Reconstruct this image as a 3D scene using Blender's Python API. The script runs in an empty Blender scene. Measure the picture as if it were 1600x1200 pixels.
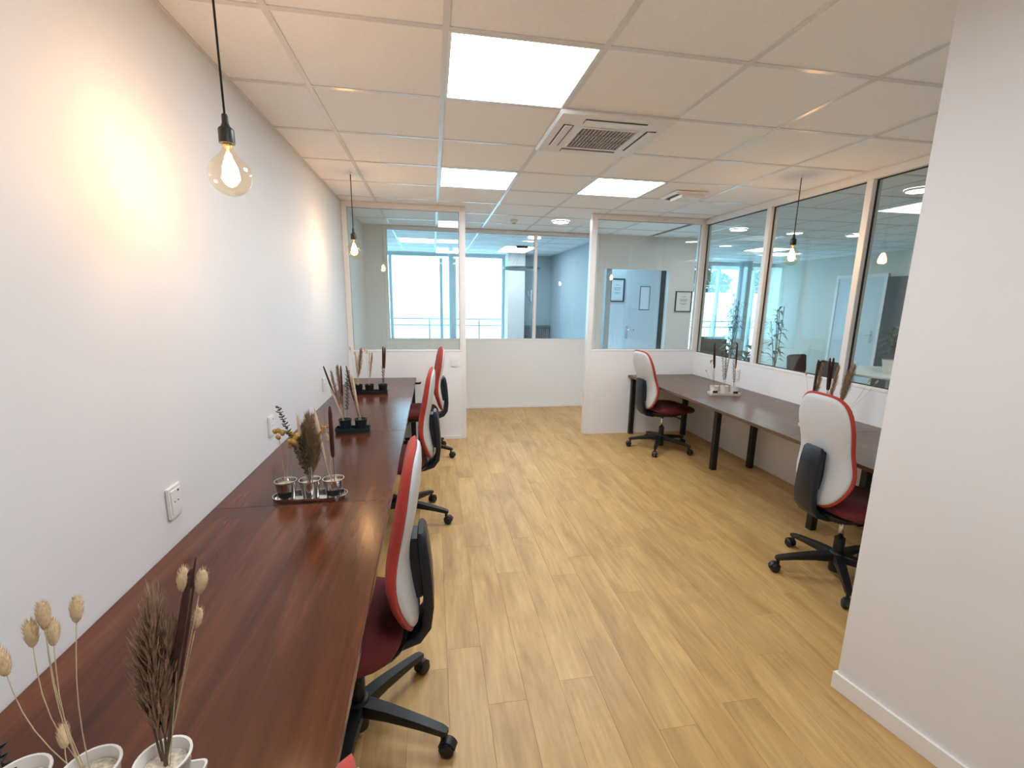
import bpy, bmesh, math, random
from mathutils import Vector, Matrix
PI = math.pi
sc = bpy.context.scene
COL = sc.collection

# ------------------------------------------------------------------ camera
YAW, PITCH, ROLL, FPX = 0.1792, -0.2023, 0.017, 730.7083
CAM = Vector((-0.06596, -1.90471, 1.54222))
fw = Vector((math.sin(YAW)*math.cos(PITCH), math.cos(YAW)*math.cos(PITCH), math.sin(PITCH)))
rt = Vector((math.cos(YAW), -math.sin(YAW), 0.0)); up = rt.cross(fw)
rt2 = math.cos(ROLL)*rt + math.sin(ROLL)*up; up2 = -math.sin(ROLL)*rt + math.cos(ROLL)*up
cd = bpy.data.cameras.new('camera'); cam = bpy.data.objects.new('camera', cd); COL.objects.link(cam)
m3 = Matrix((rt2, up2, -fw)).transposed()
cam.matrix_world = Matrix.Translation(CAM) @ m3.to_4x4()
cd.sensor_width = 36.0; cd.lens = 36.0*FPX/1600.0
cd.shift_x = -(808.2177-800)/1600.0; cd.shift_y = (620.0628-600)/1600.0
cd.clip_start = 0.02; cd.clip_end = 400
sc.camera = cam

# ------------------------------------------------------------------ world and exposure
SKY = 4.1
wd = bpy.data.worlds.new('world'); sc.world = wd; wd.use_nodes = True
bgn = wd.node_tree.nodes['Background']
bgn.inputs['Color'].default_value = (0.42, 0.73, 1.0, 1); bgn.inputs['Strength'].default_value = SKY
PANEL_L, DOWN_L, BULB_W = 11.5, 48.0, 3.2
vs = sc.view_settings
vs.view_transform = 'Standard'; vs.look = 'None'; vs.exposure = 0.98; vs.gamma = 1.0
try: vs.use_curve_mapping = False
except Exception: pass
sc.cycles.transparent_max_bounces = 40
sc.cycles.max_bounces = 10
sc.cycles.diffuse_bounces = 6

# ------------------------------------------------------------------ materials
def newmat(name):
    m = bpy.data.materials.new(name); m.use_nodes = True
    return m, m.node_tree.nodes, m.node_tree.links, m.node_tree.nodes['Principled BSDF']
def plain(name, col, rough=0.5, metal=0.0, noise=0.0, nscale=20.0, bump=0.0, bscale=200.0, spec=0.5, sheen=0.0):
    m, N, L, b = newmat(name)
    b.inputs['Roughness'].default_value = rough; b.inputs['Metallic'].default_value = metal
    b.inputs['Specular IOR Level'].default_value = spec
    if sheen: b.inputs['Sheen Weight'].default_value = sheen
    tc = N.new('ShaderNodeTexCoord')
    n = N.new('ShaderNodeTexNoise'); n.inputs['Scale'].default_value = nscale; n.inputs['Detail'].default_value = 3
    L.new(tc.outputs['Object'], n.inputs['Vector'])
    r = N.new('ShaderNodeValToRGB')
    a = max(noise, 0.004)
    r.color_ramp.elements[0].position = 0.3; r.color_ramp.elements[1].position = 0.7
    r.color_ramp.elements[0].color = (*[c*(1-a) for c in col], 1)
    r.color_ramp.elements[1].color = (*[min(1, c*(1+a)) for c in col], 1)
    L.new(n.outputs['Fac'], r.inputs['Fac']); L.new(r.outputs['Color'], b.inputs['Base Color'])
    if bump:
        n2 = N.new('ShaderNodeTexNoise'); n2.inputs['Scale'].default_value = bscale; n2.inputs['Detail'].default_value = 2
        L.new(tc.outputs['Object'], n2.inputs['Vector'])
        bp = N.new('ShaderNodeBump'); bp.inputs['Strength'].default_value = bump; bp.inputs['Distance'].default_value = 0.002
        L.new(n2.outputs['Fac'], bp.inputs['Height']); L.new(bp.outputs['Normal'], b.inputs['Normal'])
    return m
def wood(name, c0, c1, c2, rough, sx, sy, rnd=0.25, spec=0.5, wave=True):
    """grain runs along local Y"""
    m, N, L, b = newmat(name)
    b.inputs['Roughness'].default_value = rough; b.inputs['Specular IOR Level'].default_value = spec
    tc = N.new('ShaderNodeTexCoord'); oi = N.new('ShaderNodeObjectInfo')
    mul = N.new('ShaderNodeMath'); mul.operation = 'MULTIPLY'; mul.inputs[1].default_value = 37.0
    L.new(oi.outputs['Random'], mul.inputs[0])
    cb = N.new('ShaderNodeCombineXYZ'); L.new(mul.outputs[0], cb.inputs['X']); L.new(mul.outputs[0], cb.inputs['Y']); L.new(mul.outputs[0], cb.inputs['Z'])
    ad = N.new('ShaderNodeVectorMath'); ad.operation = 'ADD'
    L.new(tc.outputs['Object'], ad.inputs[0]); L.new(cb.outputs[0], ad.inputs[1])
    mp = N.new('ShaderNodeMapping'); mp.inputs['Scale'].default_value = (sx, sy, sx); L.new(ad.outputs[0], mp.inputs['Vector'])
    n = N.new('ShaderNodeTexNoise'); n.inputs['Scale'].default_value = 1.0; n.inputs['Detail'].default_value = 6; n.inputs['Roughness'].default_value = 0.6
    n.inputs['Distortion'].default_value = 0.6
    L.new(mp.outputs[0], n.inputs['Vector'])
    r = N.new('ShaderNodeValToRGB'); e = r.color_ramp.elements
    e[0].position = 0.28; e[0].color = (*c0, 1); e[1].position = 0.72; e[1].color = (*c2, 1)
    k = e.new(0.5); k.color = (*c1, 1)
    L.new(n.outputs['Fac'], r.inputs['Fac'])
    mp2 = N.new('ShaderNodeMapping'); mp2.inputs['Scale'].default_value = (sx*5, sy*2.0, sx*5); L.new(ad.outputs[0], mp2.inputs['Vector'])
    n2 = N.new('ShaderNodeTexNoise'); n2.inputs['Scale'].default_value = 1.6; n2.inputs['Detail'].default_value = 4; L.new(mp2.outputs[0], n2.inputs['Vector'])
    hs = N.new('ShaderNodeHueSaturation'); L.new(r.outputs['Color'], hs.inputs['Color'])
    mr = N.new('ShaderNodeMapRange'); mr.inputs['To Min'].default_value = 1-rnd; mr.inputs['To Max'].default_value = 1+rnd
    L.new(oi.outputs['Random'], mr.inputs['Value'])
    mr2 = N.new('ShaderNodeMapRange'); mr2.inputs['From Min'].default_value = 0.3; mr2.inputs['From Max'].default_value = 0.7
    mr2.inputs['To Min'].default_value = 0.86; mr2.inputs['To Max'].default_value = 1.08
    L.new(n2.outputs['Fac'], mr2.inputs['Value'])
    mm = N.new('ShaderNodeMath'); mm.operation = 'MULTIPLY'; L.new(mr.outputs[0], mm.inputs[0]); L.new(mr2.outputs[0], mm.inputs[1])
    L.new(mm.outputs[0], hs.inputs['Value']); L.new(hs.outputs['Color'], b.inputs['Base Color'])
    return m
def glassmat(name, tint, base=0.05, gain=0.75, power=3.0, rough=0.0):
    m = bpy.data.materials.new(name); m.use_nodes = True; N = m.node_tree.nodes; L = m.node_tree.links
    N.remove(N['Principled BSDF']); out = N['Material Output']
    t = N.new('ShaderNodeBsdfTransparent'); t.inputs['Color'].default_value = (*tint, 1)
    g = N.new('ShaderNodeBsdfGlossy'); g.inputs['Roughness'].default_value = rough
    lw = N.new('ShaderNodeLayerWeight'); lw.inputs['Blend'].default_value = 0.5
    p = N.new('ShaderNodeMath'); p.operation = 'POWER'; p.inputs[1].default_value = power
    L.new(lw.outputs['Facing'], p.inputs[0])
    q = N.new('ShaderNodeMath'); q.operation = 'MULTIPLY_ADD'; q.inputs[1].default_value = gain; q.inputs[2].default_value = base; q.use_clamp = True
    L.new(p.outputs[0], q.inputs[0])
    mx = N.new('ShaderNodeMixShader'); L.new(q.outputs[0], mx.inputs['Fac']); L.new(t.outputs[0], mx.inputs[1]); L.new(g.outputs[0], mx.inputs[2])
    L.new(mx.outputs[0], out.inputs['Surface'])
    return m
def emit(name, col, s):
    m = bpy.data.materials.new(name); m.use_nodes = True; N = m.node_tree.nodes; L = m.node_tree.links
    N.remove(N['Principled BSDF']); e = N.new('ShaderNodeEmission'); e.inputs['Color'].default_value = (*col, 1); e.inputs['Strength'].default_value = s
    L.new(e.outputs[0], N['Material Output'].inputs['Surface']); return m

M = {}
M['wall'] = plain('white_paint', (0.745, 0.740, 0.735), 0.65, noise=0.008, nscale=3, bump=0.08, bscale=350)
M['part'] = plain('white_partition_board', (0.83, 0.83, 0.83), 0.45, noise=0.008, nscale=4)
M['office_wall'] = plain('warm_tinted_office_paint', (0.66, 0.62, 0.54), 0.6, noise=0.01, nscale=3)  # warm tint in the paint offsets the blue daylight in this room
M['daylight_tint_wall'] = plain('daylight_tinted_paint', (0.40, 0.49, 0.54), 0.6, noise=0.01, nscale=3)  # blue cast of the daylight put into the wall colour
M['frame'] = plain('white_lacquer_frame', (0.82, 0.80, 0.78), 0.35)
M['gasket'] = plain('black_gasket', (0.02, 0.02, 0.022), 0.6)
M['seal'] = plain('grey_seal', (0.45, 0.46, 0.46), 0.5)
M['window_alu'] = plain('pale_aluminium', (0.45, 0.53, 0.57), 0.4)
M['tile'] = plain('mineral_ceiling_tile', (0.92, 0.925, 0.93), 0.9, noise=0.02, nscale=60, bump=0.25, bscale=500)
M['tee'] = plain('painted_tee_bar', (0.70, 0.69, 0.68), 0.28, spec=0.6)
M['slab'] = plain('concrete_slab', (0.55, 0.55, 0.54), 0.9, noise=0.05)
M['oak'] = wood('light_oak_plank', (0.395, 0.222, 0.074), (0.535, 0.322, 0.120), (0.63, 0.405, 0.165), 0.40, 7.0, 1.5, 0.06, 0.45)
M['subfloor'] = plain('subfloor', (0.30, 0.20, 0.10), 0.8, noise=0.1)
M['carpet'] = plain('grey_floor', (0.35, 0.36, 0.36), 0.8, noise=0.1, nscale=60)
M['walnut'] = wood('walnut_laminate', (0.040, 0.011, 0.005), (0.084, 0.023, 0.010), (0.150, 0.045, 0.020), 0.21, 9.0, 0.9, 0.08, 0.36)
M['walnut_edge'] = wood('walnut_edge_band', (0.085, 0.028, 0.016), (0.12, 0.042, 0.024), (0.16, 0.06, 0.035), 0.45, 7.0, 1.2, 0.05)
M['walnut_r'] = wood('reflection_greyed_walnut', (0.085, 0.044, 0.028), (0.122, 0.066, 0.043), (0.170, 0.098, 0.066), 0.30, 8.0, 1.0, 0.05, 0.36)  # left row's walnut with the grey of white reflections in its colour
M['black_steel'] = plain('black_powder_coat', (0.009, 0.008, 0.008), 0.45, noise=0.05)
M['black_plastic'] = plain('black_nylon', (0.008, 0.008, 0.009), 0.45, noise=0.08, bump=0.1, bscale=900)
M['navy_plastic'] = plain('dark_navy_plastic', (0.007, 0.010, 0.017), 0.42, noise=0.05)
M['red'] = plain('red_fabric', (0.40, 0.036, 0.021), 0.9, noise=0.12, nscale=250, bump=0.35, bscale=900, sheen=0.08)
M['red_seat'] = plain('shaded_red_fabric', (0.115, 0.008, 0.009), 0.9, noise=0.12, nscale=250, bump=0.35, bscale=900, sheen=0.05)  # backrest red darkened, the shade on the seat is in the colour
M['shell'] = plain('white_shell_plastic', (0.55, 0.555, 0.56), 0.42)
M['chrome'] = plain('chrome', (0.75, 0.75, 0.76), 0.15, metal=1.0)
M['steel'] = plain('brushed_zinc', (0.58, 0.56, 0.54), 0.16, metal=1.0, noise=0.12, nscale=40)
M['potgreen'] = plain('dark_green_enamel', (0.012, 0.028, 0.026), 0.45)
M['potblack'] = plain('black_enamel', (0.013, 0.014, 0.016), 0.45)
M['potwhite'] = plain('white_enamel', (0.72, 0.69, 0.65), 0.35)
M['label'] = plain('chalkboard_label', (0.02, 0.018, 0.018), 0.7)
M['gravel'] = plain('pale_foam', (0.55, 0.48, 0.38), 0.95, noise=0.35, nscale=160, bump=0.8, bscale=200)
M['stem'] = plain('straw_stem', (0.52, 0.40, 0.24), 0.8, noise=0.15)
M['stem_d'] = plain('brown_stem', (0.13, 0.085, 0.05), 0.8, noise=0.15)
M['tail'] = plain('bunny_tail_fluff', (0.62, 0.45, 0.25), 0.95, noise=0.15, nscale=120, sheen=0.3)
M['plume'] = plain('brown_pampas', (0.36, 0.235, 0.15), 0.95, noise=0.3, nscale=60)
M['plume_o'] = plain('olive_pampas', (0.27, 0.19, 0.105), 0.95, noise=0.3, nscale=60)
M['plume_t'] = plain('tan_pampas', (0.36, 0.23, 0.15), 0.95, noise=0.2, nscale=60)
M['cream'] = plain('cream_feather_grass', (0.62, 0.50, 0.36), 0.9, noise=0.12, nscale=60)
M['cattail'] = plain('dark_brown_cattail', (0.055, 0.017, 0.011), 0.85, noise=0.2, nscale=150, bump=0.4, bscale=600)
M['leafd'] = plain('dark_dried_leaf', (0.025, 0.028, 0.024), 0.7, noise=0.2)
M['yellow'] = plain('yellow_dried_flower', (0.42, 0.26, 0.07), 0.85, noise=0.25, nscale=90)
M['outlet'] = plain('white_outlet_plastic', (0.80, 0.79, 0.77), 0.3)
M['hole'] = plain('socket_hole', (0.03, 0.03, 0.03), 0.6)
M['socket'] = plain('black_lamp_holder', (0.018, 0.022, 0.018), 0.4)
M['cable'] = plain('black_fabric_cable', (0.01, 0.01, 0.01), 0.7)
M['brass'] = plain('brass_cap', (0.7, 0.5, 0.2), 0.3, metal=1.0)
M['bulb'] = glassmat('amber_bulb_glass', (1.0, 0.93, 0.82), 0.05, 0.45, 3.0)
M['filament'] = emit('glowing_filament', (1.0, 0.60, 0.27), 50.0)
M['panel'] = emit('led_panel_diffuser', (0.86, 0.93, 1.0), PANEL_L)
M['down'] = emit('downlight_diffuser', (1.0, 0.96, 0.93), DOWN_L)
M['glass'] = glassmat('partition_glass', (0.95, 0.985, 0.975), 0.035, 0.55, 2.6)
M['glass_side'] = glassmat('tinted_side_glass', (0.88, 0.90, 0.86), 0.04, 0.55, 2.4)
M['glassw'] = glassmat('facade_glass', (0.93, 0.98, 0.99), 0.04, 0.5, 3.0)
M['alu'] = plain('grey_aluminium', (0.16, 0.20, 0.22), 0.4, metal=0.4)
M['acwhite'] = plain('white_abs', (0.80, 0.79, 0.775), 0.35)
M['acdark'] = plain('grille_shadow', (0.10, 0.09, 0.085), 0.7)
M['acslat'] = plain('grey_grille', (0.42, 0.38, 0.36), 0.5)
M['door'] = plain('white_door', (0.64, 0.68, 0.71), 0.4)
M['dark'] = plain('dark_panel', (0.045, 0.045, 0.045), 0.5, noise=0.1)
M['paper'] = plain('white_paper', (0.80, 0.80, 0.79), 0.8)
M['ink'] = plain('grey_ink', (0.25, 0.25, 0.27), 0.8)
M['fabric_d'] = plain('charcoal_fabric', (0.03, 0.033, 0.038), 0.85, noise=0.1)
M['tablew'] = plain('white_tabletop', (0.75, 0.75, 0.72), 0.3)
M['leaf'] = plain('green_leaf', (0.035, 0.085, 0.045), 0.5, noise=0.3, nscale=12)
M['bark'] = plain('plant_stem', (0.09, 0.07, 0.045), 0.8, noise=0.2)
M['soil'] = plain('soil', (0.04, 0.03, 0.02), 0.95, noise=0.3, nscale=80)
M['terrace'] = plain('pale_paving', (0.62, 0.62, 0.60), 0.8, noise=0.1)
M['bldg'] = plain('white_render', (0.78, 0.78, 0.77), 0.8, noise=0.03)
M['tree'] = plain('tree_foliage', (0.06, 0.11, 0.06), 0.8, noise=0.4, nscale=2)
M['rad'] = plain('grey_radiator', (0.22, 0.25, 0.28), 0.5)

# ------------------------------------------------------------------ mesh helpers
class MB:
    def __init__(s): s.v = []; s.f = []
    def add(s, vs_, fs_):
        o = len(s.v); s.v += [tuple(p) for p in vs_]; s.f += [tuple(i+o for i in q) for q in fs_]; return s
    def box(s, x0, x1, y0, y1, z0, z1):
        x0, x1 = min(x0, x1), max(x0, x1); y0, y1 = min(y0, y1), max(y0, y1); z0, z1 = min(z0, z1), max(z0, z1)
        return s.add([(x0,y0,z0),(x1,y0,z0),(x1,y1,z0),(x0,y1,z0),(x0,y0,z1),(x1,y0,z1),(x1,y1,z1),(x0,y1,z1)],
                     [(3,2,1,0),(4,5,6,7),(0,1,5,4),(1,2,6,5),(2,3,7,6),(3,0,4,7)])
    def rings(s, rings, cap=True, closed=True):
        n = len(rings[0]); o = len(s.v)
        for r in rings: s.v += [tuple(p) for p in r]
        for k in range(len(rings)-1):
            for i in range(n if closed else n-1):
                j = (i+1) % n
                s.f.append((o+k*n+i, o+k*n+j, o+(k+1)*n+j, o+(k+1)*n+i))
        if cap:
            s.f.append(tuple(o+i for i in range(n))[::-1]); s.f.append(tuple(o+(len(rings)-1)*n+i for i in range(n)))
        return s
    def tube(s, path, rad, n=8, cap=True):
        P = [Vector(p) for p in path]; R = rad if isinstance(rad, (list, tuple)) else [rad]*len(P)
        rg = []; prev = None
        for i, p in enumerate(P):
            t = (P[min(i+1, len(P)-1)] - P[max(i-1, 0)]).normalized()
            if prev is None:
                a = Vector((1,0,0)) if abs(t.x) < 0.8 else Vector((0,1,0))
                u = t.cross(a).normalized()
            else:
                u = (prev - t*prev.dot(t)).normalized()
            w = t.cross(u); prev = u
            rg.append([p + (u*math.cos(2*PI*k/n) + w*math.sin(2*PI*k/n))*R[i] for k in range(n)])
        return s.rings(rg, cap)
    def lathe(s, prof, c=(0,0,0), n=24, cap=True):
        return s.rings([[(c[0]+r*math.cos(2*PI*k/n), c[1]+r*math.sin(2*PI*k/n), c[2]+z) for k in range(n)] for r, z in prof], cap)
    def band(s, path, prof):
        """sweep: path list of (point, right, normal, half width, half thickness); rounded rectangle"""
        rg = []
        for p, r, nn, hw, ht in path:
            p = Vector(p); r = Vector(r); nn = Vector(nn)
            rg.append([p + r*(hw*a) + nn*(ht*b) for a, b in prof])
        return s.rings(rg)
    def ellipsoid(s, c, rad, ax=(0,0,1), n=10, m=6):
        ax = Vector(ax).normalized(); a = Vector((1,0,0)) if abs(ax.x) < 0.8 else Vector((0,1,0))
        u = ax.cross(a).normalized(); w = ax.cross(u); c = Vector(c); rg = []
        for j in range(m+1):
            t = PI*j/m; rr = max(math.sin(t), 0.02)*rad[0]; h = -math.cos(t)*rad[1]
            rg.append([c + ax*h + (u*math.cos(2*PI*k/n)+w*math.sin(2*PI*k/n))*rr for k in range(n)])
        return s.rings(rg)
    def build(s, name, mat, parent=None, smooth=False, bevel=0.0, loc=None, segs=2):
        me = bpy.data.meshes.new(name); me.from_pydata(s.v, [], s.f); me.update()
        bm = bmesh.new(); bm.from_mesh(me); bmesh.ops.recalc_face_normals(bm, faces=bm.faces)
        if bevel:
            ed = [e for e in bm.edges if len(e.link_faces) == 2 and e.calc_face_angle(0) > 0.6]
            bmesh.ops.bevel(bm, geom=ed, offset=bevel, segments=segs, affect='EDGES', clamp_overlap=True)
        bm.to_mesh(me); bm.free()
        if smooth:
            for p in me.polygons: p.use_smooth = True
        me.materials.append(M[mat]); o = bpy.data.objects.new(name, me); COL.objects.link(o)
        if parent: o.parent = parent
        if loc: o.location = loc
        return o
RR = [(1,.5),(.97,.85),(.9,1),(-.9,1),(-.97,.85),(-1,.5),(-1,-.5),(-.97,-.85),(-.9,-1),(.9,-1),(.97,-.85),(1,-.5)]
def smooth_angle(o, a=0.7):
    me = o.data
    for p in me.polygons: p.use_smooth = True
    bm = bmesh.new(); bm.from_mesh(me)
    for e in bm.edges: e.smooth = not (len(e.link_faces) != 2 or e.calc_face_angle(0) > a)
    bm.to_mesh(me); bm.free(); return o
def B(name, mat, x0, x1, y0, y1, z0, z1, parent=None, bevel=0.0):
    return MB().box(x0, x1, y0, y1, z0, z1).build(name, mat, parent, bevel=bevel)
def tag(o, label, cat=None, group=None, kind=None):
    o['label'] = label
    if cat: o['category'] = cat
    if group: o['group'] = group
    if kind: o['kind'] = kind
    return o
def st(o, label, cat): return tag(o, label, cat, kind='structure')
def empty(name, loc=(0,0,0), rz=0.0):
    o = bpy.data.objects.new(name, None); COL.objects.link(o); o.location = loc; o.rotation_euler = (0,0,rz); o.empty_display_size = 0.05
    return o
def copy_tree(o, parent=None):
    c = o.copy(); COL.objects.link(c); c.parent = parent
    for ch in list(o.children): copy_tree(ch, c)
    return c
def part_copy(src, parent, loc=None, rz=None):
    c = src.copy(); COL.objects.link(c); c.parent = parent
    if loc is not None: c.location = loc
    if rz is not None: c.rotation_euler = (0,0,rz)
    return c

# ------------------------------------------------------------------ main dimensions
XL, XR, YP, YC, ZC = -0.945, 3.02, 3.24, 4.74, 2.484
YF = 8.2              # outer facade
XRR = 7.75            # far side of the neighbouring office
XC = 2.45             # right wall of the meeting room
YB = -3.3             # wall behind the viewer

# ------------------------------------------------------------------ floor with planks
fl = B('floor', 'subfloor', XL-0.3, XR+0.12, YB-0.1, YC+0.08, -0.12, -0.008)
st(fl, 'light oak plank floor running down the office', 'floor')
PW, PL = 0.152, 1.2
rng = random.Random(5)
pm = {}
def plank(x0, x1, y0, y1):
    key = (round(x1-x0, 4), round(y1-y0, 4))
    if key not in pm:
        g = 0.0003
        pm[key] = MB().box(-key[0]/2+g, key[0]/2-g, -key[1]/2+g, key[1]/2-g, -0.008, 0).build('plank', 'oak', fl, bevel=0.0004, segs=1)
        o = pm[key]
    else:
        o = pm[key].copy(); COL.objects.link(o)
    o.location = ((x0+x1)/2, (y0+y1)/2, 0.0)
x = XL; i = 0
while x < XR - 0.01:
    x1 = min(x+PW, XR)
    y = -2.45 + (-0.6 if i % 2 else 0) + round(rng.random()*8)*0.07
    y = max(y, -3.0); first = True
    while y < YC - 0.01:
        y1 = min(y+PL, YC)
        if y1 > -2.0: plank(x, x1, y, y1)
        y = y1
    x = x1; i += 1
st(B('floor', 'carpet', XL-1.2, XC+0.1, YC+0.085, YF+0.1, -0.12, 0), 'grey floor of the meeting room beyond the glass', 'floor')
st(B('floor', 'carpet', XR+0.125, XRR, -1.0, YF+0.1, -0.12, 0), 'grey floor of the neighbouring office', 'floor')

# ------------------------------------------------------------------ ceilings
tile_src = {}
def ctile(par, x0, x1, y0, y1):
    key = (round(x1-x0, 3), round(y1-y0, 3))
    if key not in tile_src:
        tile_src[key] = MB().box(-key[0]/2+.002, key[0]/2-.002, -key[1]/2+.002, key[1]/2-.002, 0, 0.015).build('ceiling_tile', 'tile', par)
        o = tile_src[key]
    else:
        o = tile_src[key].copy(); COL.objects.link(o); o.parent = par
    o.location = ((x0+x1)/2, (y0+y1)/2, ZC+0.004)
def ceiling(label, x0, x1, y0, y1, ystart, skip):
    c = st(B('ceiling', 'slab', x0-0.05, x1+0.05, y0-0.05, y1+0.05, ZC+0.10, ZC+0.2), label, 'ceiling')
    xs = [x0] + [k*0.6 for k in range(-5, 16) if x0+0.03 < k*0.6 < x1-0.03] + [x1]
    ys = [ystart] + [k*0.6 for k in range(-6, 16) if ystart+0.03 < k*0.6 < y1-0.03] + [y1]
    for a, b in zip(xs, xs[1:]):
        for p, q in zip(ys, ys[1:]):
            if (round(a/0.6, 2), round(p/0.6, 2)) in skip: continue
            ctile(c, a, b, p, q)
    if ystart > y0: MB().box(x0, x1, y0, ystart, ZC+0.004, ZC+0.02).build('ceiling_panel', 'tile', c)
    for a in xs[1:-1]:
        MB().box(a-0.012, a+0.012, ystart, y1, ZC, ZC+0.005).build('tee_bar', 'tee', c)
    for q in ys[1:-1]:
        for a, b in zip(xs, xs[1:]):
            l = a + (0.012 if a > x0 else 0); r = b - (0.012 if b < x1 else 0)
            MB().box(l, r, q-0.012, q+0.012, ZC, ZC+0.005).build('cross_tee', 'tee', c)
    return c
ceiling('white tiled suspended ceiling over the desks', XL, XR, YB, YC, -1.8, {(0,0),(0,3),(2,3),(0,-3),(1,1)})
ceiling('tiled ceiling of the meeting room beyond the glass', XL-1.1, XC, YC+0.08, YF, YC+0.08, {(2,11),(-1,10)})
ceiling('tiled ceiling of the neighbouring office', XR+0.08, XRR, -1.0, YF, -1.0, {(9,9),(8,2)})
# perimeter angle
for n_, (a, b, c_, d) in enumerate([(XL, XL+0.012, -1.8, YP), (XL, 0.28, YP-0.02, YP), (1.66, XR, YP-0.02, YP), (XR-0.02, XR, -0.5, YP)]):
    st(B('trim_%d' % (n_+1), 'tee', a, b, c_, d, ZC-0.003, ZC+0.0035), ['white ceiling edge angle along the left wall', 'white ceiling edge angle over the left glass partition', 'white ceiling edge angle over the right glass partition', 'white ceiling edge angle over the long side glazing'][n_], 'trim')

# ------------------------------------------------------------------ walls
st(B('wall_left', 'wall', XL-0.12, XL, YB-0.1, YC, 0, ZC+0.09), 'long white wall behind the walnut desk row with pendant light pools', 'wall')
st(B('wall_back', 'wall', XL-0.12, 2.6, YB-0.1, YB, 0, ZC+0.09), 'white wall at the near end of the office', 'wall')
# right-hand near wall, its visible face turned a little outward
ang = [(1.542, -0.512), (1.72, -1.35), (2.05, -2.9), (2.12, YB), (3.1, YB), (3.1, -0.60), (3.1, -0.512)]
w = MB(); w.rings([[(x_, y_, 0) for x_, y_ in ang], [(x_, y_, ZC+0.09) for x_, y_ in ang]])
st(w.build('wall_right', 'wall'), 'plain white wall end at the right foreground', 'wall')
d0 = Vector((ang[3][0]-ang[0][0], ang[3][1]-ang[0][1], 0)).normalized()
bs = MB(); bt = 0.014
pa = [Vector((x_, y_, 0)) for x_, y_ in ang[:4]]
o_ = []
for k, p in enumerate(pa):
    t = (pa[min(k+1, 3)]-pa[max(k-1, 0)]).normalized(); nrm = Vector((t.y, -t.x, 0)); nrm = nrm if nrm.x < 0 else -nrm
    o_.append(p + nrm*bt)
poly = [(o_[0].x, o_[0].y+0.012)] + [(p.x, p.y) for p in o_[1:]] + [(p.x+0.0005, p.y) for p in reversed(pa[1:])] + [(pa[0].x, pa[0].y+0.0005), (pa[0].x+0.05, pa[0].y+0.0005), (pa[0].x+0.05, pa[0].y+0.012)]
bs.rings([[(a, b, 0.001) for a, b in poly], [(a, b, 0.072) for a, b in poly]])
st(bs.build('baseboard_right', 'frame'), 'white baseboard along the right foreground wall', 'baseboard')

def lowwall(name, label, x0, x1, y0, y1, z1): return st(B(name, 'part', x0, x1, y0, y1, 0, z1), label, 'wall')
lowwall('wall_far_left', 'white half height partition wall behind the far left chair', XL, 0.235, YP, YP+0.07, 0.985)
lowwall('wall_far_right', 'white half height partition wall behind the far right chair', 1.715, XR, YP, YP+0.07, 0.985)
lowwall('wall_glazing', 'white half height wall behind the right desk row', XR, XR+0.08, -0.512, YP+0.07, 0.955)
lowwall('wall_corridor', 'pale half height wall seen through the open doorway', -0.69, 2.29, YC, YC+0.08, 0.985)
st(B('baseboard_far', 'frame', XL+0.001, 2.38, YC-0.012, YC-0.0005, 0.001, 0.03), 'low white skirting under the corridor glazing', 'baseboard')
st(B('baseboard_partition', 'frame', -0.24, 0.235, YP-0.012, YP-0.0005, 0.001, 0.035), 'low white skirting under the left glass partition', 'baseboard')
st(B('wall_corridor_left', 'wall', XL, -0.69, YC, YC+0.08, 0, ZC+0.09), 'grey white wall strip at the left end of the corridor', 'wall')
wc = MB(); wc.box(2.29, 2.385, YC, YC+0.08, 0, ZC+0.09); wc.box(2.385, 3.40, YC, YC+0.08, 2.02, ZC+0.09); wc.box(3.40, 3.80, YC, YC+0.08, 0, ZC+0.09)
st(wc.build('wall_corridor_right', 'wall'), 'white corridor wall with the open passage beside the far right desk', 'wall')
# meeting room and passage walls
st(B('wall_meeting_left', 'wall', XL-1.2, XL-1.1, YC+0.08, YF, 0, ZC+0.09), 'side wall at the left of the meeting room', 'wall')
st(B('wall_meeting_front', 'wall', XL-1.1, XL, YC, YC+0.08, 0, ZC+0.09), 'wall closing the meeting room beside the corridor', 'wall')
st(B('wall_meeting_right', 'daylight_tint_wall', XC, XC+0.08, YC+0.08, YF, 0, ZC+0.09), 'bluish side wall at the right of the meeting room', 'wall')
st(B('wall_meeting_far', 'daylight_tint_wall', 1.45, XC, YF, YF+0.12, 0, ZC+0.09), 'bluish end wall of the meeting room behind the radiator', 'wall')
st(B('wall_pier', 'wall', 1.45, 1.80, YF-0.45, YF-0.001, 0, ZC+0.003), 'pale pier beside the bright meeting room window', 'wall')
st(B('wall_passage', 'wall', XC+0.08, 4.05, 6.0, 6.08, 0, ZC+0.003), 'light blue wall at the end of the passage', 'wall')
st(B('wall_outer', 'wall', XC+0.08, 5.45, YF, YF+0.12, 0, ZC+0.09), 'outer wall between the two window groups', 'wall')
# neighbouring office walls
st(B('wall_office_far', 'office_wall', XRR, XRR+0.1, -1.0, YF+0.1, 0, ZC+0.09), 'pale far wall of the neighbouring office', 'wall')
st(B('wall_office_front', 'office_wall', 3.1, XRR, -1.1, -1.0, 0, ZC+0.09), 'end wall of the neighbouring office', 'wall')
st(B('wall_office_near', 'office_wall', 3.1, 3.18, -1.0, -0.515, 0, ZC+0.003), 'short wall return beside the neighbouring office', 'wall')

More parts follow.
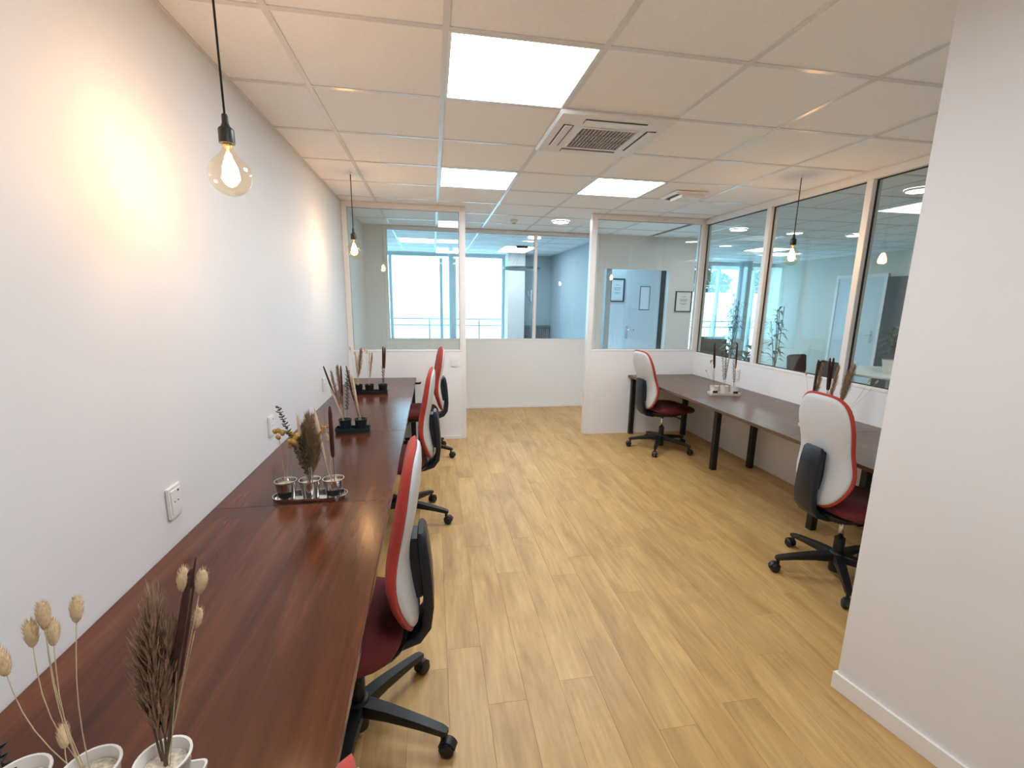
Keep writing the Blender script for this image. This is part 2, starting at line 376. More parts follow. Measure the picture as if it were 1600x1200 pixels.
# ------------------------------------------------------------------ glazed partitions
wn = [0]
def pane_box(x0, x1, y0, y1, z0, z1, par, mat='glass'): return MB().box(x0, x1, y0, y1, z0, z1).build('pane', mat, par)
def glazing_x(label, x0, x1, y, z0, z1, splits=(), fw_=0.045, dp=0.07, mat='frame', lw=None, rw=None, gmat='glass'):
    """a glazed wall running along x, its frame bars and panes as parts"""
    wn[0] += 1
    r = st(empty('window_%d' % wn[0], ((x0+x1)/2, y, z0)), label, 'window'); ox, oy, oz = r.location
    def bar(a, b, c, d, n='window_frame'): return MB().box(a-ox, b-ox, 0.0, dp, c-oz, d-oz).build(n, mat, r, bevel=0.003, segs=1)
    bar(x0, x1, z1-fw_, z1); bar(x0, x1, z0, z0+0.02, 'sill_bar')
    lw = lw or fw_; rw = rw or fw_
    xs = [x0] + list(splits) + [x1]
    for k, s_ in enumerate(xs):
        a, b = (s_, s_+lw) if k == 0 else ((s_-rw, s_) if k == len(xs)-1 else (s_-fw_/2, s_+fw_/2))
        bar(a, b, z0+0.02, z1-fw_, 'mullion')
    for k, (a, b) in enumerate(zip(xs, xs[1:])):
        a2 = a + (lw if k == 0 else fw_/2); b2 = b - (rw if k == len(xs)-2 else fw_/2)
        pane_box(a2+.006-ox, b2-.006-ox, dp/2-.004, dp/2+.004, z0+.026-oz, z1-fw_-.006-oz, r, gmat)
        g = MB(); zz0, zz1 = z0+0.02-oz, z1-fw_-oz
        for (p, q, s0, s1) in ((a2, a2+.006, zz0, zz1), (b2-.006, b2, zz0, zz1)): g.box(p-ox, q-ox, dp*.43, dp*.57, s0, s1)
        for (s0, s1) in ((zz0, zz0+.006), (zz1-.006, zz1)): g.box(a2-ox+.006, b2-ox-.006, dp*.43, dp*.57, s0, s1)
        g.build('gasket', 'seal' if mat != 'window_alu' else 'window_alu', r)
    return r
def glazing_y(label, x, y0, y1, z0, z1, splits=(), fw_=0.05, dp=0.08, mat='frame'):
    wn[0] += 1
    r = st(empty('window_%d' % wn[0], (x, (y0+y1)/2, z0)), label, 'window'); ox, oy, oz = r.location
    def bar(a, b, c, d, n='window_frame'): return MB().box(0, dp, a-oy, b-oy, c-oz, d-oz).build(n, mat, r, bevel=0.003, segs=1)
    bar(y0, y1, z1-fw_, z1); bar(y0, y1, z0, z0+0.022, 'sill_bar')
    ys = [y0] + list(splits) + [y1]
    for k, s_ in enumerate(ys):
        a, b = (s_, s_+fw_) if k == 0 else ((s_-fw_, s_) if k == len(ys)-1 else (s_-fw_/2, s_+fw_/2))
        bar(a, b, z0+0.022, z1-fw_, 'mullion')
    for k, (a, b) in enumerate(zip(ys, ys[1:])):
        a2 = a + (fw_ if k == 0 else fw_/2); b2 = b - (fw_ if k == len(ys)-2 else fw_/2)
        pane_box(dp/2-.004, dp/2+.004, a2+.007-oy, b2-.007-oy, z0+.029-oz, z1-fw_-.007-oz, r, 'glass_side')
        g = MB(); zz0, zz1 = z0+0.022-oz, z1-fw_-oz
        for (p, q) in ((a2, a2+.007), (b2-.007, b2)): g.box(dp*.42, dp*.58, p-oy, q-oy, zz0, zz1)
        for (s0, s1) in ((zz0, zz0+.007), (zz1-.007, zz1)): g.box(dp*.42, dp*.58, a2-oy+.007, b2-oy-.007, s0, s1)
        g.build('gasket', 'gasket', r)
    return r
glazing_x('clear glass partition above the far left half wall', XL+0.001, 0.234, YP, 0.986, ZC, (), 0.05, 0.07, lw=0.05, rw=0.014)
glazing_x('clear glass partition above the far right half wall', 1.716, XR-0.001, YP, 0.986, ZC, (), 0.05, 0.07, lw=0.014, rw=0.04)
glazing_y('long side glazing of tall panes above the right desk row', XR, -0.51, YP+0.07, 0.956, ZC, (0.15, 1.175, 2.21), 0.055, 0.08)
glazing_x('two pane corridor window looking into the meeting room', -0.689, 2.289, YC, 0.986, ZC, (1.37,), 0.04, 0.08)
tp = ['white full height post at the left side of the doorway', 'white full height post at the right side of the doorway']
st(B('trim_5', 'frame', 0.235, 0.285, YP-0.002, YP+0.075, 0.001, ZC+0.003, bevel=0.003), tp[0], 'post')
st(B('trim_6', 'frame', 1.665, 1.715, YP-0.002, YP+0.075, 0.001, ZC+0.003, bevel=0.003), tp[1], 'post')
# outer windows
glazing_x('bright outer window of the meeting room', XL-1.1, 1.449, YF, 0.10, ZC-0.02, (-0.9, 0.12), 0.05, 0.10, 'window_alu', gmat='glassw')
glazing_x('outer window of the neighbouring office with trees outside', 5.451, XRR-0.001, YF, 0.10, ZC-0.10, (6.45, 7.35), 0.05, 0.10, 'window_alu', gmat='glassw')
st(B('wall_sill', 'wall', XL-1.1, 1.449, YF, YF+0.12, 0, 0.099), 'low upstand under the meeting room window', 'wall')
st(B('wall_sill_office', 'wall', 5.451, XRR, YF, YF+0.12, 0, 0.099), 'low upstand under the neighbouring office window', 'wall')
st(B('wall_lintel', 'wall', XL-1.1, 1.449, YF, YF+0.12, ZC-0.019, ZC+0.09), 'lintel over the meeting room window', 'wall')
st(B('wall_lintel_office', 'wall', 5.451, XRR, YF, YF+0.12, ZC-0.099, ZC+0.09), 'lintel over the neighbouring office window', 'wall')
for (xx, lb) in ((0.34, 'slim grey blue column inside the meeting room window'), (6.87, 'grey blue column inside the neighbouring office window')):
    c = MB().lathe([(0.075, 0), (0.075, ZC+0.003)] if xx < 1 else [(0.14, 0), (0.14, ZC+0.003)], n=24).build('column', 'window_alu', None, True, loc=(xx, YF-0.30, 0))
    smooth_angle(c); tag(c, lb, 'column', kind='structure')

# ------------------------------------------------------------------ door at the end of the passage
dr = st(empty('door_1', (3.24, 5.999, 0)), 'white door with a small vision panel at the end of the passage', 'door')
MB().box(0.0, 0.64, -0.045, -0.001, 0.005, 2.10).build('leaf', 'door', dr, bevel=0.003)
MB().box(0.64, 0.72, -0.06, -0.001, 0.0, 2.14).build('door_frame', 'dark', dr)
vp = MB().box(0.26, 0.45, -0.052, -0.045, 1.42, 1.83).build('vision_frame', 'alu', dr)
MB().box(0.275, 0.435, -0.055, -0.052, 1.435, 1.815).build('notice', 'paper', vp)
h = MB(); h.lathe([(0.025, 0), (0.025, 0.008)], n=12); hp = MB().box(0.03, 0.07, -0.055, -0.045, 0.92, 1.14).build('handle_plate', 'chrome', dr)
MB().tube([(0.05, -0.055, 1.08), (0.05, -0.10, 1.08), (0.17, -0.10, 1.08)], 0.010, 8).build('handle', 'chrome', hp, True)
# door in the neighbouring office
d2 = st(empty('door_2', (XRR, 5.80, 0)), 'pale door with a lever handle in the neighbouring office', 'door')
MB().box(-0.03, -0.001, -0.55, 0.40, 0.005, 2.06).build('leaf', 'door', d2, bevel=0.003)
fr = MB(); fr.box(-0.045, -0.001, -0.61, -0.55, 0, 2.12); fr.box(-0.045, -0.001, 0.40, 0.46, 0, 2.12); fr.box(-0.045, -0.001, -0.55, 0.40, 2.06, 2.12)
fr.build('door_frame', 'frame', d2)
hp2 = MB().box(-0.04, -0.03, -0.47, -0.43, 0.90, 1.12).build('handle_plate', 'chrome', d2)
MB().tube([(-0.04, -0.45, 1.05), (-0.09, -0.45, 1.05), (-0.09, -0.30, 1.05)], 0.011, 8).build('handle', 'chrome', hp2, True)
dp_ = tag(empty('dark_opening_board', (XRR-0.001, 4.90, 0)), 'tall dark board standing in for the opening beside the neighbouring office door', 'panel')  # dark board put where a dark opening stands beside the door
MB().box(-0.04, 0, -0.28, 0.28, 0.05, 2.06).build('board', 'dark', dp_, bevel=0.004); MB().box(-0.05, -0.04, -0.30, -0.28, 0.05, 2.06).build('edge_strip', 'frame', dp_)

# framed documents
def picture(label, x0, x1, z0, z1, y, frame_w=0.02, fm='fabric_d'):
    o = tag(empty('framed_document', ((x0+x1)/2, y, z0)), label, 'picture', 'framed documents on the passage walls'); hw = (x1-x0)/2; h = z1-z0
    for (a, b, c, d) in ((-hw, hw, h-frame_w, h), (-hw, hw, 0, frame_w), (-hw, -hw+frame_w, frame_w, h-frame_w), (hw-frame_w, hw, frame_w, h-frame_w)):
        MB().box(a, b, -0.022, -0.001, c, d).build('frame_bar', fm, o)
    pp = MB().box(-hw+frame_w, hw-frame_w, -0.010, -0.001, frame_w, h-frame_w).build('sheet', 'paper', o)
    t = MB()
    for k, (zz, ww) in enumerate(((0.72, 0.28), (0.60, 0.5), (0.55, 0.5), (0.50, 0.42), (0.40, 0.5), (0.35, 0.3))):
        t.box(-hw*ww, hw*ww, -0.0105, -0.0100, h*zz, h*zz+0.006)
    t.build('print_lines', 'ink', pp)
picture('black framed certificate on the blue wall left of the passage door', 2.965, 3.225, 1.555, 1.95, 5.999)
picture('thin black framed certificate on the white wall beside the corner post', 3.52, 3.78, 1.425, 1.725, YC-0.001, 0.010)

# ------------------------------------------------------------------ ceiling fittings
def panel_light(label, cx, cy, grp='square led ceiling panels'):
    o = tag(empty('led_ceiling_panel', (cx, cy, ZC)), label, 'ceiling light', grp)
    f = MB()
    for (a, b, c, d) in ((-.29, .29, .278, .29), (-.29, .29, -.29, -.278), (-.29, -.278, -.278, .278), (.278, .29, -.278, .278)): f.box(a, b, c, d, -0.001, 0.04)
    f.build('panel_frame', 'acwhite', o)
    MB().box(-.278, .278, -.278, .278, 0.002, 0.012).build('diffuser', 'panel', o)
    MB().box(-.29, .29, -.29, .29, 0.0401, 0.05).build('back_plate', 'acwhite', o)
panel_light('large lit led ceiling panel nearest the viewer', 0.3, 0.3)
panel_light('lit led ceiling panel in line beyond the nearest one, left of its pair', 0.3, 2.1)
panel_light('lit led ceiling panel at the right, between the air conditioner and the far right partition', 1.5, 2.1)
panel_light('lit led ceiling panel behind the viewer, mirrored in the far glass', 0.3, -1.5)
panel_light('lit led ceiling panel in the meeting room beyond the ring lamp', 1.5, 6.9)
panel_light('lit led ceiling panel at the left of the meeting room', -0.3, 6.3)

panel_light('lit led ceiling panel deep in the neighbouring office', 5.7, 5.7)
panel_light('added fill led panel for the neighbouring office, unseen behind the right foreground wall', 5.1, 1.5)  # out of view, added to brighten the neighbouring office
ac = tag(empty('air_conditioner', (0.9, 0.9, ZC)), 'white ceiling cassette air conditioner with square grey grille', 'air conditioner')
AS = 0.315
bd = MB()
pr = [(-AS, 0.0), (-AS+0.012, -0.016), (-0.16, -0.022)]
def sq(r, z): return [(-r, -r, z), (r, -r, z), (r, r, z), (-r, r, z)]
bd.rings([sq(AS, -0.001), sq(AS, -0.008), sq(AS-0.012, -0.018), sq(0.165, -0.024), sq(0.165, -0.016)], cap=False)
bd.f.append((3+16, 2+16, 1+16, 0+16))
bd.build('fascia', 'acwhite', ac)
MB().box(-.16, .16, -.16, .16, -0.0185, -0.0165).build('grille_backing', 'acdark', ac)
gs = MB()
for k in range(16):
    xx = -0.155 + k*0.31/15; gs.box(xx-.0055, xx+.0055, -.158, .158, -0.026, -0.019)
for k in range(4):
    yy = -0.155 + k*0.31/3; gs.box(-.158, .158, yy-.003, yy+.003, -0.0285, -0.0262)
gs.build('grille', 'acslat', ac)
gf = MB()
for (a, b, c, d) in ((-.165, .165, .158, .165), (-.165, .165, -.165, -.158), (-.165, -.158, -.158, .158), (.158, .165, -.158, .158)): gf.box(a, b, c, d, -0.029, -0.017)
gf.build('grille_rim', 'acwhite', ac)
for k in range(4):
    l = MB().box(-.17, .17, .205, .262, -0.0225, -0.0195).build('louvre_slot', 'acdark', ac); l.rotation_euler = (0, 0, k*PI/2)
    fl_ = MB().box(-.168, .168, .215, .256, -0.0285, -0.0228).build('louvre', 'acwhite', l, bevel=0.002, segs=1)
vt = tag(empty('air_diffuser', (2.14, 2.18, ZC)), 'small white square ceiling diffuser with two dark slots', 'vent')
MB().rings([sq(0.15, -0.0005), sq(0.15, -0.012), sq(0.135, -0.02)]).build('plate', 'acwhite', vt)
MB().box(-.115, .115, .085, .118, -0.024, -0.0205).build('slot', 'acdark', vt); MB().box(-.125, -.095, -.10, .07, -0.024, -0.0205).build('slot', 'acdark', vt)
MB().box(-.09, .13, -.13, .08, -0.045, -0.0205).build('deflector', 'acwhite', vt, bevel=0.006)
def downlight(label, x, y, r=0.105):
    o = tag(empty('downlight', (x, y, ZC)), label, 'ceiling light', 'round downlights')
    a = MB().lathe([(r, 0.003), (r, -0.010), (r-0.012, -0.014), (r-0.014, -0.008)], n=32, cap=False).build('rim', 'acwhite', o, True)
    MB().lathe([(r-0.0135, -0.011), (r-0.0135, -0.006)], n=32).build('diffuser', 'down', o)
downlight('round lit downlight above the doorway', 1.465, 3.83)
downlight('round lit downlight in the meeting room near the window mullion', 1.47, 5.33)
downlight('round lit downlight in the neighbouring office nearest the corner post', 3.80, 3.78)
downlight('round lit downlight deep in the neighbouring office', 5.52, 3.78)
downlight('round lit downlight in the neighbouring office nearest the right foreground wall', 3.86, 1.53)
sd = tag(empty('smoke_detector', (0.91, 3.90, ZC)), 'small white smoke detector on the corridor ceiling', 'detector')
MB().lathe([(0.045, 0.003), (0.045, -0.012), (0.03, -0.032), (0.005, -0.034)], n=20).build('body', 'acwhite', sd, True)
MB().lathe([(0.022, -0.0345), (0.018, -0.042), (0.004, -0.043)], n=16).build('sensor', 'acslat', sd, True)

# ------------------------------------------------------------------ pendants
def pendant(label, x, y, zb=1.845):
    o = tag(empty('pendant_lamp', (x, y, ZC)), label, 'pendant lamp', 'bare bulb pendants')
    R = 0.060; zg = zb + R - ZC; ztop = zb + 0.232 - ZC; zs = zb + 0.150 - ZC
    MB().lathe([(0.008, 0.003), (0.008, -0.002), (0.005, -0.010), (0.003, -0.012)], n=16).build('ceiling_rose', 'acwhite', o, True)
    MB().tube([(0, 0, -0.010), (0, 0, ztop-0.004)], 0.0033, 8).build('cable', 'cable', o, True)
    s_ = MB().lathe([(0.0065, ztop), (0.0085, ztop-0.004), (0.0095, ztop-0.026), (0.013, ztop-0.034), (0.0205, ztop-0.041), (0.0218, ztop-0.045), (0.0222, zs), (0.012, zs)], n=24).build('lamp_holder', 'socket', o)
    smooth_angle(s_, 0.6)
    pr_ = [(0.0135, zs-0.002), (0.0150, zs-0.012), (0.0200, zs-0.024), (0.0280, zs-0.035)]
    for k in range(4, 17):
        t = PI*k/16.0
        pr_.append((max(R*math.sin(t), 0.0008), zg + R*math.cos(t)))
    gl = MB().lathe(pr_, n=32, cap=False).build('bulb', 'bulb', o, True)
    MB().lathe([(0.0125, zs+0.001), (0.0125, zs-0.008), (0.006, zs-0.012)], n=16).build('screw_cap', 'brass', gl, True)
    f = MB()
    for k in range(5):
        a = 2*PI*k/5
        f.tube([(0.005*math.cos(a), 0.005*math.sin(a), zs-0.034), (0.017*math.cos(a+.3), 0.017*math.sin(a+.3), zs-0.070), (0.020*math.cos(a+.5), 0.020*math.sin(a+.5), zs-0.098), (0.013*math.cos(a+.6), 0.013*math.sin(a+.6), zs-0.112)], [.003, .006, .007, .004], 8)
    f.build('filament', 'filament', gl, True)
    MB().tube([(0, 0, zs-0.010), (0, 0, zs-0.036)], [0.004, 0.003], 8).build('glass_stem', 'paper', gl, True)
    ld = bpy.data.lights.new('bulb_light', 'POINT'); ld.energy = BULB_W; ld.color = (1.0, 0.57, 0.29); ld.shadow_soft_size = 0.012
    lo = bpy.data.objects.new('bulb_light', ld); COL.objects.link(lo); lo.parent = o; lo.location = (0, 0, zs-0.075)
pendant('glowing bare bulb pendant nearest the viewer beside the left wall', -0.67, -0.228)
pendant('glowing bare bulb pendant at the far left in front of the glass partition', -0.668, 2.123)
pendant('glowing bare bulb pendant hanging over the right desk row', 2.65, 1.40)

# ------------------------------------------------------------------ desks
def desk(label, x0, x1, y0, y1, ztop, legs, mat, front=1, apron=True, grp=None):
    o = tag(empty('desk', ((x0+x1)/2, (y0+y1)/2, 0)), label, 'desk', grp); ox, oy = o.location.x, o.location.y; th = 0.025
    t = MB().box(x0-ox, x1-ox, y0+.0008-oy, y1-.0008-oy, ztop-th, ztop).build('tabletop', mat, o, bevel=0.0015, segs=1)
    for (lx, ly) in legs:
        MB().box(lx-.025-ox, lx+.025-ox, ly-.025-oy, ly+.025-oy, 0.001, ztop-th-0.0005).build('leg', 'black_steel', o, bevel=0.003, segs=1)
    if apron:
        lx0 = min(l[0] for l in legs); lx1 = max(l[0] for l in legs)
        for ly in sorted(set(l[1] for l in legs)):
            MB().box(lx0+.0255-ox, lx1-.0255-ox, ly-.02-oy, ly+.02-oy, ztop-th-.04, ztop-th-.0005).build('crossbar', 'black_steel', o)
    return o
LT = 0.71
LX0, LX1 = XL+0.003, -0.255
lj = [-1.62, 0.012, 1.10, 2.17, 3.225]
ll = ['near walnut desk with the white cups of dried grass', 'walnut desk carrying the zinc tray, second from the viewer on the left', 'walnut desk between the dark green tray and the black tray', 'farthest walnut desk against the left glass partition']
lj2 = [-1.07, 0.012, 1.10, 2.17, 3.225]
dl = []
for k in range(4):
    y0, y1 = lj[k], lj[k+1]
    legs = [(LX0+.06, y0+.03), (-0.70, y0+.03)]
    if k == 3: legs += [(LX0+.06, y1-.05), (LX1-.04, y1-.05)]
    dl.append(desk(ll[k], LX0, LX1, y0, y1, LT, legs, 'walnut', grp='left desk row'))
hk = MB().tube([(LX1-.01, 3.05, LT-.035), (LX1+.045, 3.05, LT-.035), (LX1+.05, 3.05, LT-.02)], 0.011, 8)
hk.v = [(a-dl[3].location.x, b-dl[3].location.y, c) for a, b, c in hk.v]; hk.build('bag_hook', 'black_plastic', dl[3], True)
rj = [-0.505, 0.70, 1.90, 3.235]
rl = ['walnut desk mostly hidden by the right foreground wall', 'walnut desk behind the nearer right chair', 'walnut desk with the white tray in the far right corner']
RX0, RX1 = 2.19, XR-0.002
for k in range(3):
    y0, y1 = rj[k], rj[k+1]
    legs = [(2.53, y0+.028), (2.92, y0+.028)] if k else [(2.53, y0+.03), (2.92, y0+.03)]
    if k == 2: legs += [(2.25, y1-.03), (2.86, y1-.16)]
    o = desk(rl[k], RX0, RX1, y0, y1, LT, legs, 'walnut_r', apron=False, grp='right desk row')
    MB().box(2.5555-o.location.x, 2.8945-o.location.x, y0+.01-o.location.y, y0+.045-o.location.y, LT-.065, LT-.026).build('crossbar', 'black_steel', o)

# ------------------------------------------------------------------ office chair (faces local +x, origin on floor under the gas lift)
def make_chair():
    r = empty('office_chair')
    # star base
    sb = MB().lathe([(0.030, 0.032), (0.034, 0.036), (0.036, 0.10), (0.044, 0.105), (0.046, 0.135), (0.036, 0.155), (0.028, 0.158), (0.028, 0.24), (0.024, 0.243)], n=24).build('star_base', 'black_plastic', r)
    smooth_angle(sb, 0.5)
    lg = None; cs = None
    for k in range(5):
        a = 2*PI*k/5
        if lg is None:
            pth = [((0.030, 0, 0.122), (0, 1, 0), (0, 0, 1), 0.027, 0.024), ((0.12, 0, 0.118), (0, 1, 0), (0, 0, 1), 0.023, 0.020), ((0.24, 0, 0.103), (0, 1, 0), (0, 0, 1), 0.019, 0.015), ((0.315, 0, 0.090), (0, 1, 0), (0, 0, 1), 0.017, 0.012), ((0.335, 0, 0.086), (0, 1, 0), (0, 0, 1), 0.012, 0.009)]
            lg = MB().band(pth, RR).build('base_leg', 'black_plastic', sb); smooth_angle(lg, 0.5)
            c = MB(); c.tube([(0.318, 0, 0.082), (0.318, 0, 0.05)], 0.009, 8)
            for sy in (-1, 1):
                c.rings([[(0.335+rr*math.cos(2*PI*q/16), sy*yy, 0.028+rr*math.sin(2*PI*q/16)) for q in range(16)] for yy, rr in ((0.006, 0.022), (0.008, 0.0268), (0.020, 0.0268), (0.026, 0.020))])
            # hood
            hd = [[(0.335+0.031*math.cos(t), yy, 0.029+0.031*math.sin(t)) for t in [PI*(0.05+0.9*q/8) for q in range(9)]] for yy in (-0.016, 0.016)]
            hin = [[(0.335+0.027*math.cos(t), yy, 0.029+0.027*math.sin(t)) for t in [PI*(0.05+0.9*q/8) for q in range(9)]] for yy in (0.016, -0.016)]
            c.rings([hd[0], hd[1], hin[0], hin[1], hd[0]], cap=False, closed=False)
            cs = c.build('caster', 'black_plastic', sb); smooth_angle(cs, 0.6)
        else:
            part_copy(lg, sb, rz=a); part_copy(cs, sb, rz=a)
    MB().tube([(0, 0, 0.235), (0, 0, 0.375)], 0.0135, 16).build('gas_lift', 'chrome', r, True)
    # seat pan and mechanism
    def seat_ring(z, dx, dy, cx=0.065, n=40, p=3.2):
        o_ = []
        for k in range(n):
            t = 2*PI*k/n; ct, s_ = math.cos(t), math.sin(t)
            rr = (abs(ct)**p + abs(s_)**p)**(-1.0/p)
            o_.append((cx + dx*rr*ct, dy*rr*s_*(1-0.06*ct), z - 0.02*max(0, ct*rr)**3 ))
        return o_
    mch = MB().rings([seat_ring(0.366, 0.10, 0.085, -0.01), seat_ring(0.385, 0.15, 0.13, -0.005), seat_ring(0.415, 0.20, 0.185, 0.02), seat_ring(0.428, 0.205, 0.19, 0.02)]).build('seat_pan', 'black_plastic', r, True)
    smooth_angle(mch, 0.8)
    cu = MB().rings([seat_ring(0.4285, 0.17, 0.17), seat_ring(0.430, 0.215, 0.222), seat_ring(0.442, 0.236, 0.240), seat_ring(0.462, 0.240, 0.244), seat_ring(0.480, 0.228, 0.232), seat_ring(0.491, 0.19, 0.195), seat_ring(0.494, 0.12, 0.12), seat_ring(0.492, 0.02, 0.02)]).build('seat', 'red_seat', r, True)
    MB().tube([(0.03, -0.15, 0.392), (0.05, -0.215, 0.388), (0.06, -0.255, 0.383)], [0.006, 0.006, 0.010], 8).build('lever', 'black_plastic', mch, True)
    MB().tube([(0.11, 0.14, 0.39), (0.13, 0.20, 0.372), (0.17, 0.215, 0.365), (0.20, 0.19, 0.385)], 0.005, 8).build('lever', 'black_plastic', mch, True)
    # backrest
    Z0, Z1 = 0.460, 1.090
    def prof(z):
        t = (z-Z0)/(Z1-Z0)
        return -0.214 + 0.040*math.exp(-((t-0.40)/0.28)**2) - 0.020*max(0, t-0.35)**1.4
    def outline(n=64):
        o_ = []
        zc, hz = (Z0+Z1)/2, (Z1-Z0)/2
        for k in range(n):
            t = 2*PI*k/n; c_, s_ = math.cos(t), math.sin(t)
            p = 3.7 if s_ > 0 else 2.7
            rr = (abs(c_)**p + abs(s_)**p)**(-1.0/p)
            yy, zz = rr*c_, rr*s_
            wd_ = 0.203 - 0.014*math.exp(-((zz-0.05)/0.30)**2) + 0.012*math.exp(-((zz+0.48)/0.32)**2)
            o_.append((wd_*yy, zc+hz*zz))
        return o_
    OL = outline(); zc = (Z0+Z1)/2
    def surf(scale, r_, off):
        out = []
        for (yy, zz) in OL:
            y_ = yy*scale*r_; z_ = zc + (zz-zc)*(1-(1-scale)*0.7)*r_
            out.append((prof(z_) + 0.42*y_*y_ + off, y_, z_))
        return out
    rs = [0.04, 0.25, 0.5, 0.7, 0.84, 0.93, 0.975, 1.0]
    bk = [surf(1, q, 0.040*(max(0, 1-q**5))**0.5) for q in rs] + [surf(1, q, -0.010*(max(0, 1-q**6))**0.5) for q in reversed(rs[:-1])]
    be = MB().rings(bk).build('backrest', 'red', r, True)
    rs2 = [0.04, 0.3, 0.6, 0.8, 0.92, 0.975, 1.0]
    sh = [surf(0.945, q, -0.006) for q in rs2] + [surf(0.945, q, -0.008-0.016*(max(0, 1-q**10))**0.5) for q in reversed(rs2)]
    MB().rings(sh).build('back_shell', 'shell', r, True)
    # spine
    pts = [(0.02, 0.388, 0.075), (-0.08, 0.388, 0.075), (-0.16, 0.396, 0.075), (-0.218, 0.416, 0.075), (-0.248, 0.458, 0.074), (-0.257, 0.53, 0.073), (-0.254, 0.62, 0.072), (-0.245, 0.72, 0.070), (-0.238, 0.780, 0.066), (-0.236, 0.796, 0.055)]
    pth = []
    for k, (a, b, hw) in enumerate(pts):
        p0 = pts[max(k-1, 0)]; p1 = pts[min(k+1, len(pts)-1)]
        t = Vector((p1[0]-p0[0], 0, p1[1]-p0[1])).normalized(); nn = Vector((t.z, 0, -t.x))
        pth.append(((a, 0, b), (0, 1, 0), nn, hw, 0.017 if k < 8 else (0.014 if k == 8 else 0.008)))
    sp = MB().band(pth, RR).build('back_support', 'navy_plastic', r); smooth_angle(sp, 0.6)
    MB().box(-0.238, -0.200, -0.05, 0.05, 0.56, 0.775).build('support_pad', 'navy_plastic', sp, bevel=0.004)
    return r
ch0 = make_chair()
chairs = [
 ('red and white swivel chair at the left desk row, the largest one seen in full', (-0.354, -0.421), 180, -22, 0),
 ('red and white swivel chair in the middle of the left desk row', (-0.300, 1.29), 178, -20, 0),
 ('red and white swivel chair farthest along the left desk row', (-0.205, 2.72), 184, -24, 0),
 ('red and white swivel chair at the near left edge, only its red top in view', (-0.375, -1.612), 180, -12, 0),
 ('red and white swivel chair in the far right corner showing its white back', (2.34, 2.62), 4, 162, 8),
 ('red and white swivel chair beside the right foreground wall with broad white back', (2.215, 0.20), -4, 164, 1),
]
for k, (lb, (cx, cy), yaw, ba, rec) in enumerate(chairs):
    c = ch0 if k == 0 else copy_tree(ch0)
    c.location = (cx, cy, 0.001); c.rotation_euler = (0, 0, math.radians(yaw))
    tag(c, lb, 'chair', 'red swivel office chairs')
    for ch in c.children:
        if rec and ch.name.split('.')[0] in ('backrest', 'back_shell', 'back_support'):
            rm = Matrix.Rotation(math.radians(-rec), 3, 'Y'); pv = Vector((-0.10, 0, 0.40))
            ch.rotation_euler = (0, math.radians(-rec), 0); ch.location = pv - rm @ pv
        if ch.name.startswith('star_base'): ch.rotation_euler = (0, 0, math.radians(ba - yaw))

# ------------------------------------------------------------------ outlets and switch
def outlet(label, loc, rz, kind='outlet', h=0.11, w_=0.082):
    o = tag(empty('wall_switch' if kind == 'switch' else 'power_outlet', loc, rz), label, kind, 'wall sockets' if kind == 'outlet' else None)
    # local: plate in xz plane, faces -y
    pl = MB().box(-w_/2, w_/2, -0.010, -0.0005, -h/2, h/2).build('plate', 'outlet', o, bevel=0.003)
    iw = w_*0.36
    ins = MB().box(-iw, iw, -0.0125, -0.010, -h*0.38, h*0.38).build('insert', 'outlet', o, bevel=0.001, segs=1)
    if kind == 'outlet':
        hs = MB()
        for (a, b) in ((-0.010, 0), (0.010, 0)):
            hs.rings([[(a+0.0028*math.cos(2*PI*q/10), yy, b+0.0028*math.sin(2*PI*q/10)) for q in range(10)] for yy in (-0.0132, -0.0126)])
        hs.box(0.012, 0.020, -0.0132, -0.0126, h*0.27, h*0.33)
        hs.build('socket_hole', 'hole', ins)
    return o
outlet('white power outlet low on the left wall, the largest and nearest one', (XL, -0.245, 0.86), PI/2)
outlet('white power outlet on the left wall behind the zinc tray', (XL, 0.742, 0.858), PI/2)
outlet('white power outlet on the left wall beside the dark green tray', (XL, 2.02, 0.86), PI/2)
outlet('white power outlet on the half wall behind the white tray', (XR, 2.40, 0.836), -PI/2)
outlet('white square light switch on the half wall by the far left chair', (0.158, YP, 0.865), 0, 'switch', 0.082, 0.082)

# ------------------------------------------------------------------ trays, cups and dried flowers
def tray(label, c, hl, hw, mat, rounded, h=0.020, rz=0.0):
    o = tag(empty('tray', (c[0], c[1], LT+0.0006), rz), label, 'tray', 'flower cup trays')
    def ring(l, w__, z):
        if rounded:
            out = []
            for k in range(13): t = -PI/2 + PI*k/12; out.append((l-w__+w__*math.cos(t), w__*math.sin(t), z))
            for k in range(13): t = PI/2 + PI*k/12; out.append((-l+w__+w__*math.cos(t), w__*math.sin(t), z))
            return out
        rr = 0.010; out = []
        for (sx, sy, t0) in ((1, -1, -PI/2), (1, 1, 0), (-1, 1, PI/2), (-1, -1, PI)):
            for k in range(4): t = t0 + PI/2*k/3; out.append((sx*(l-rr)+rr*math.cos(t), sy*(w__-rr)+rr*math.sin(t), z))
        return out
    t = MB().rings([ring(hl-.004, hw-.004, 0), ring(hl-.001, hw-.001, h*.6), ring(hl, hw, h), ring(hl-.003, hw-.003, h), ring(hl-.005, hw-.005, 0.004)]).build('dish', mat, o); smooth_angle(t, 0.6)
    return o
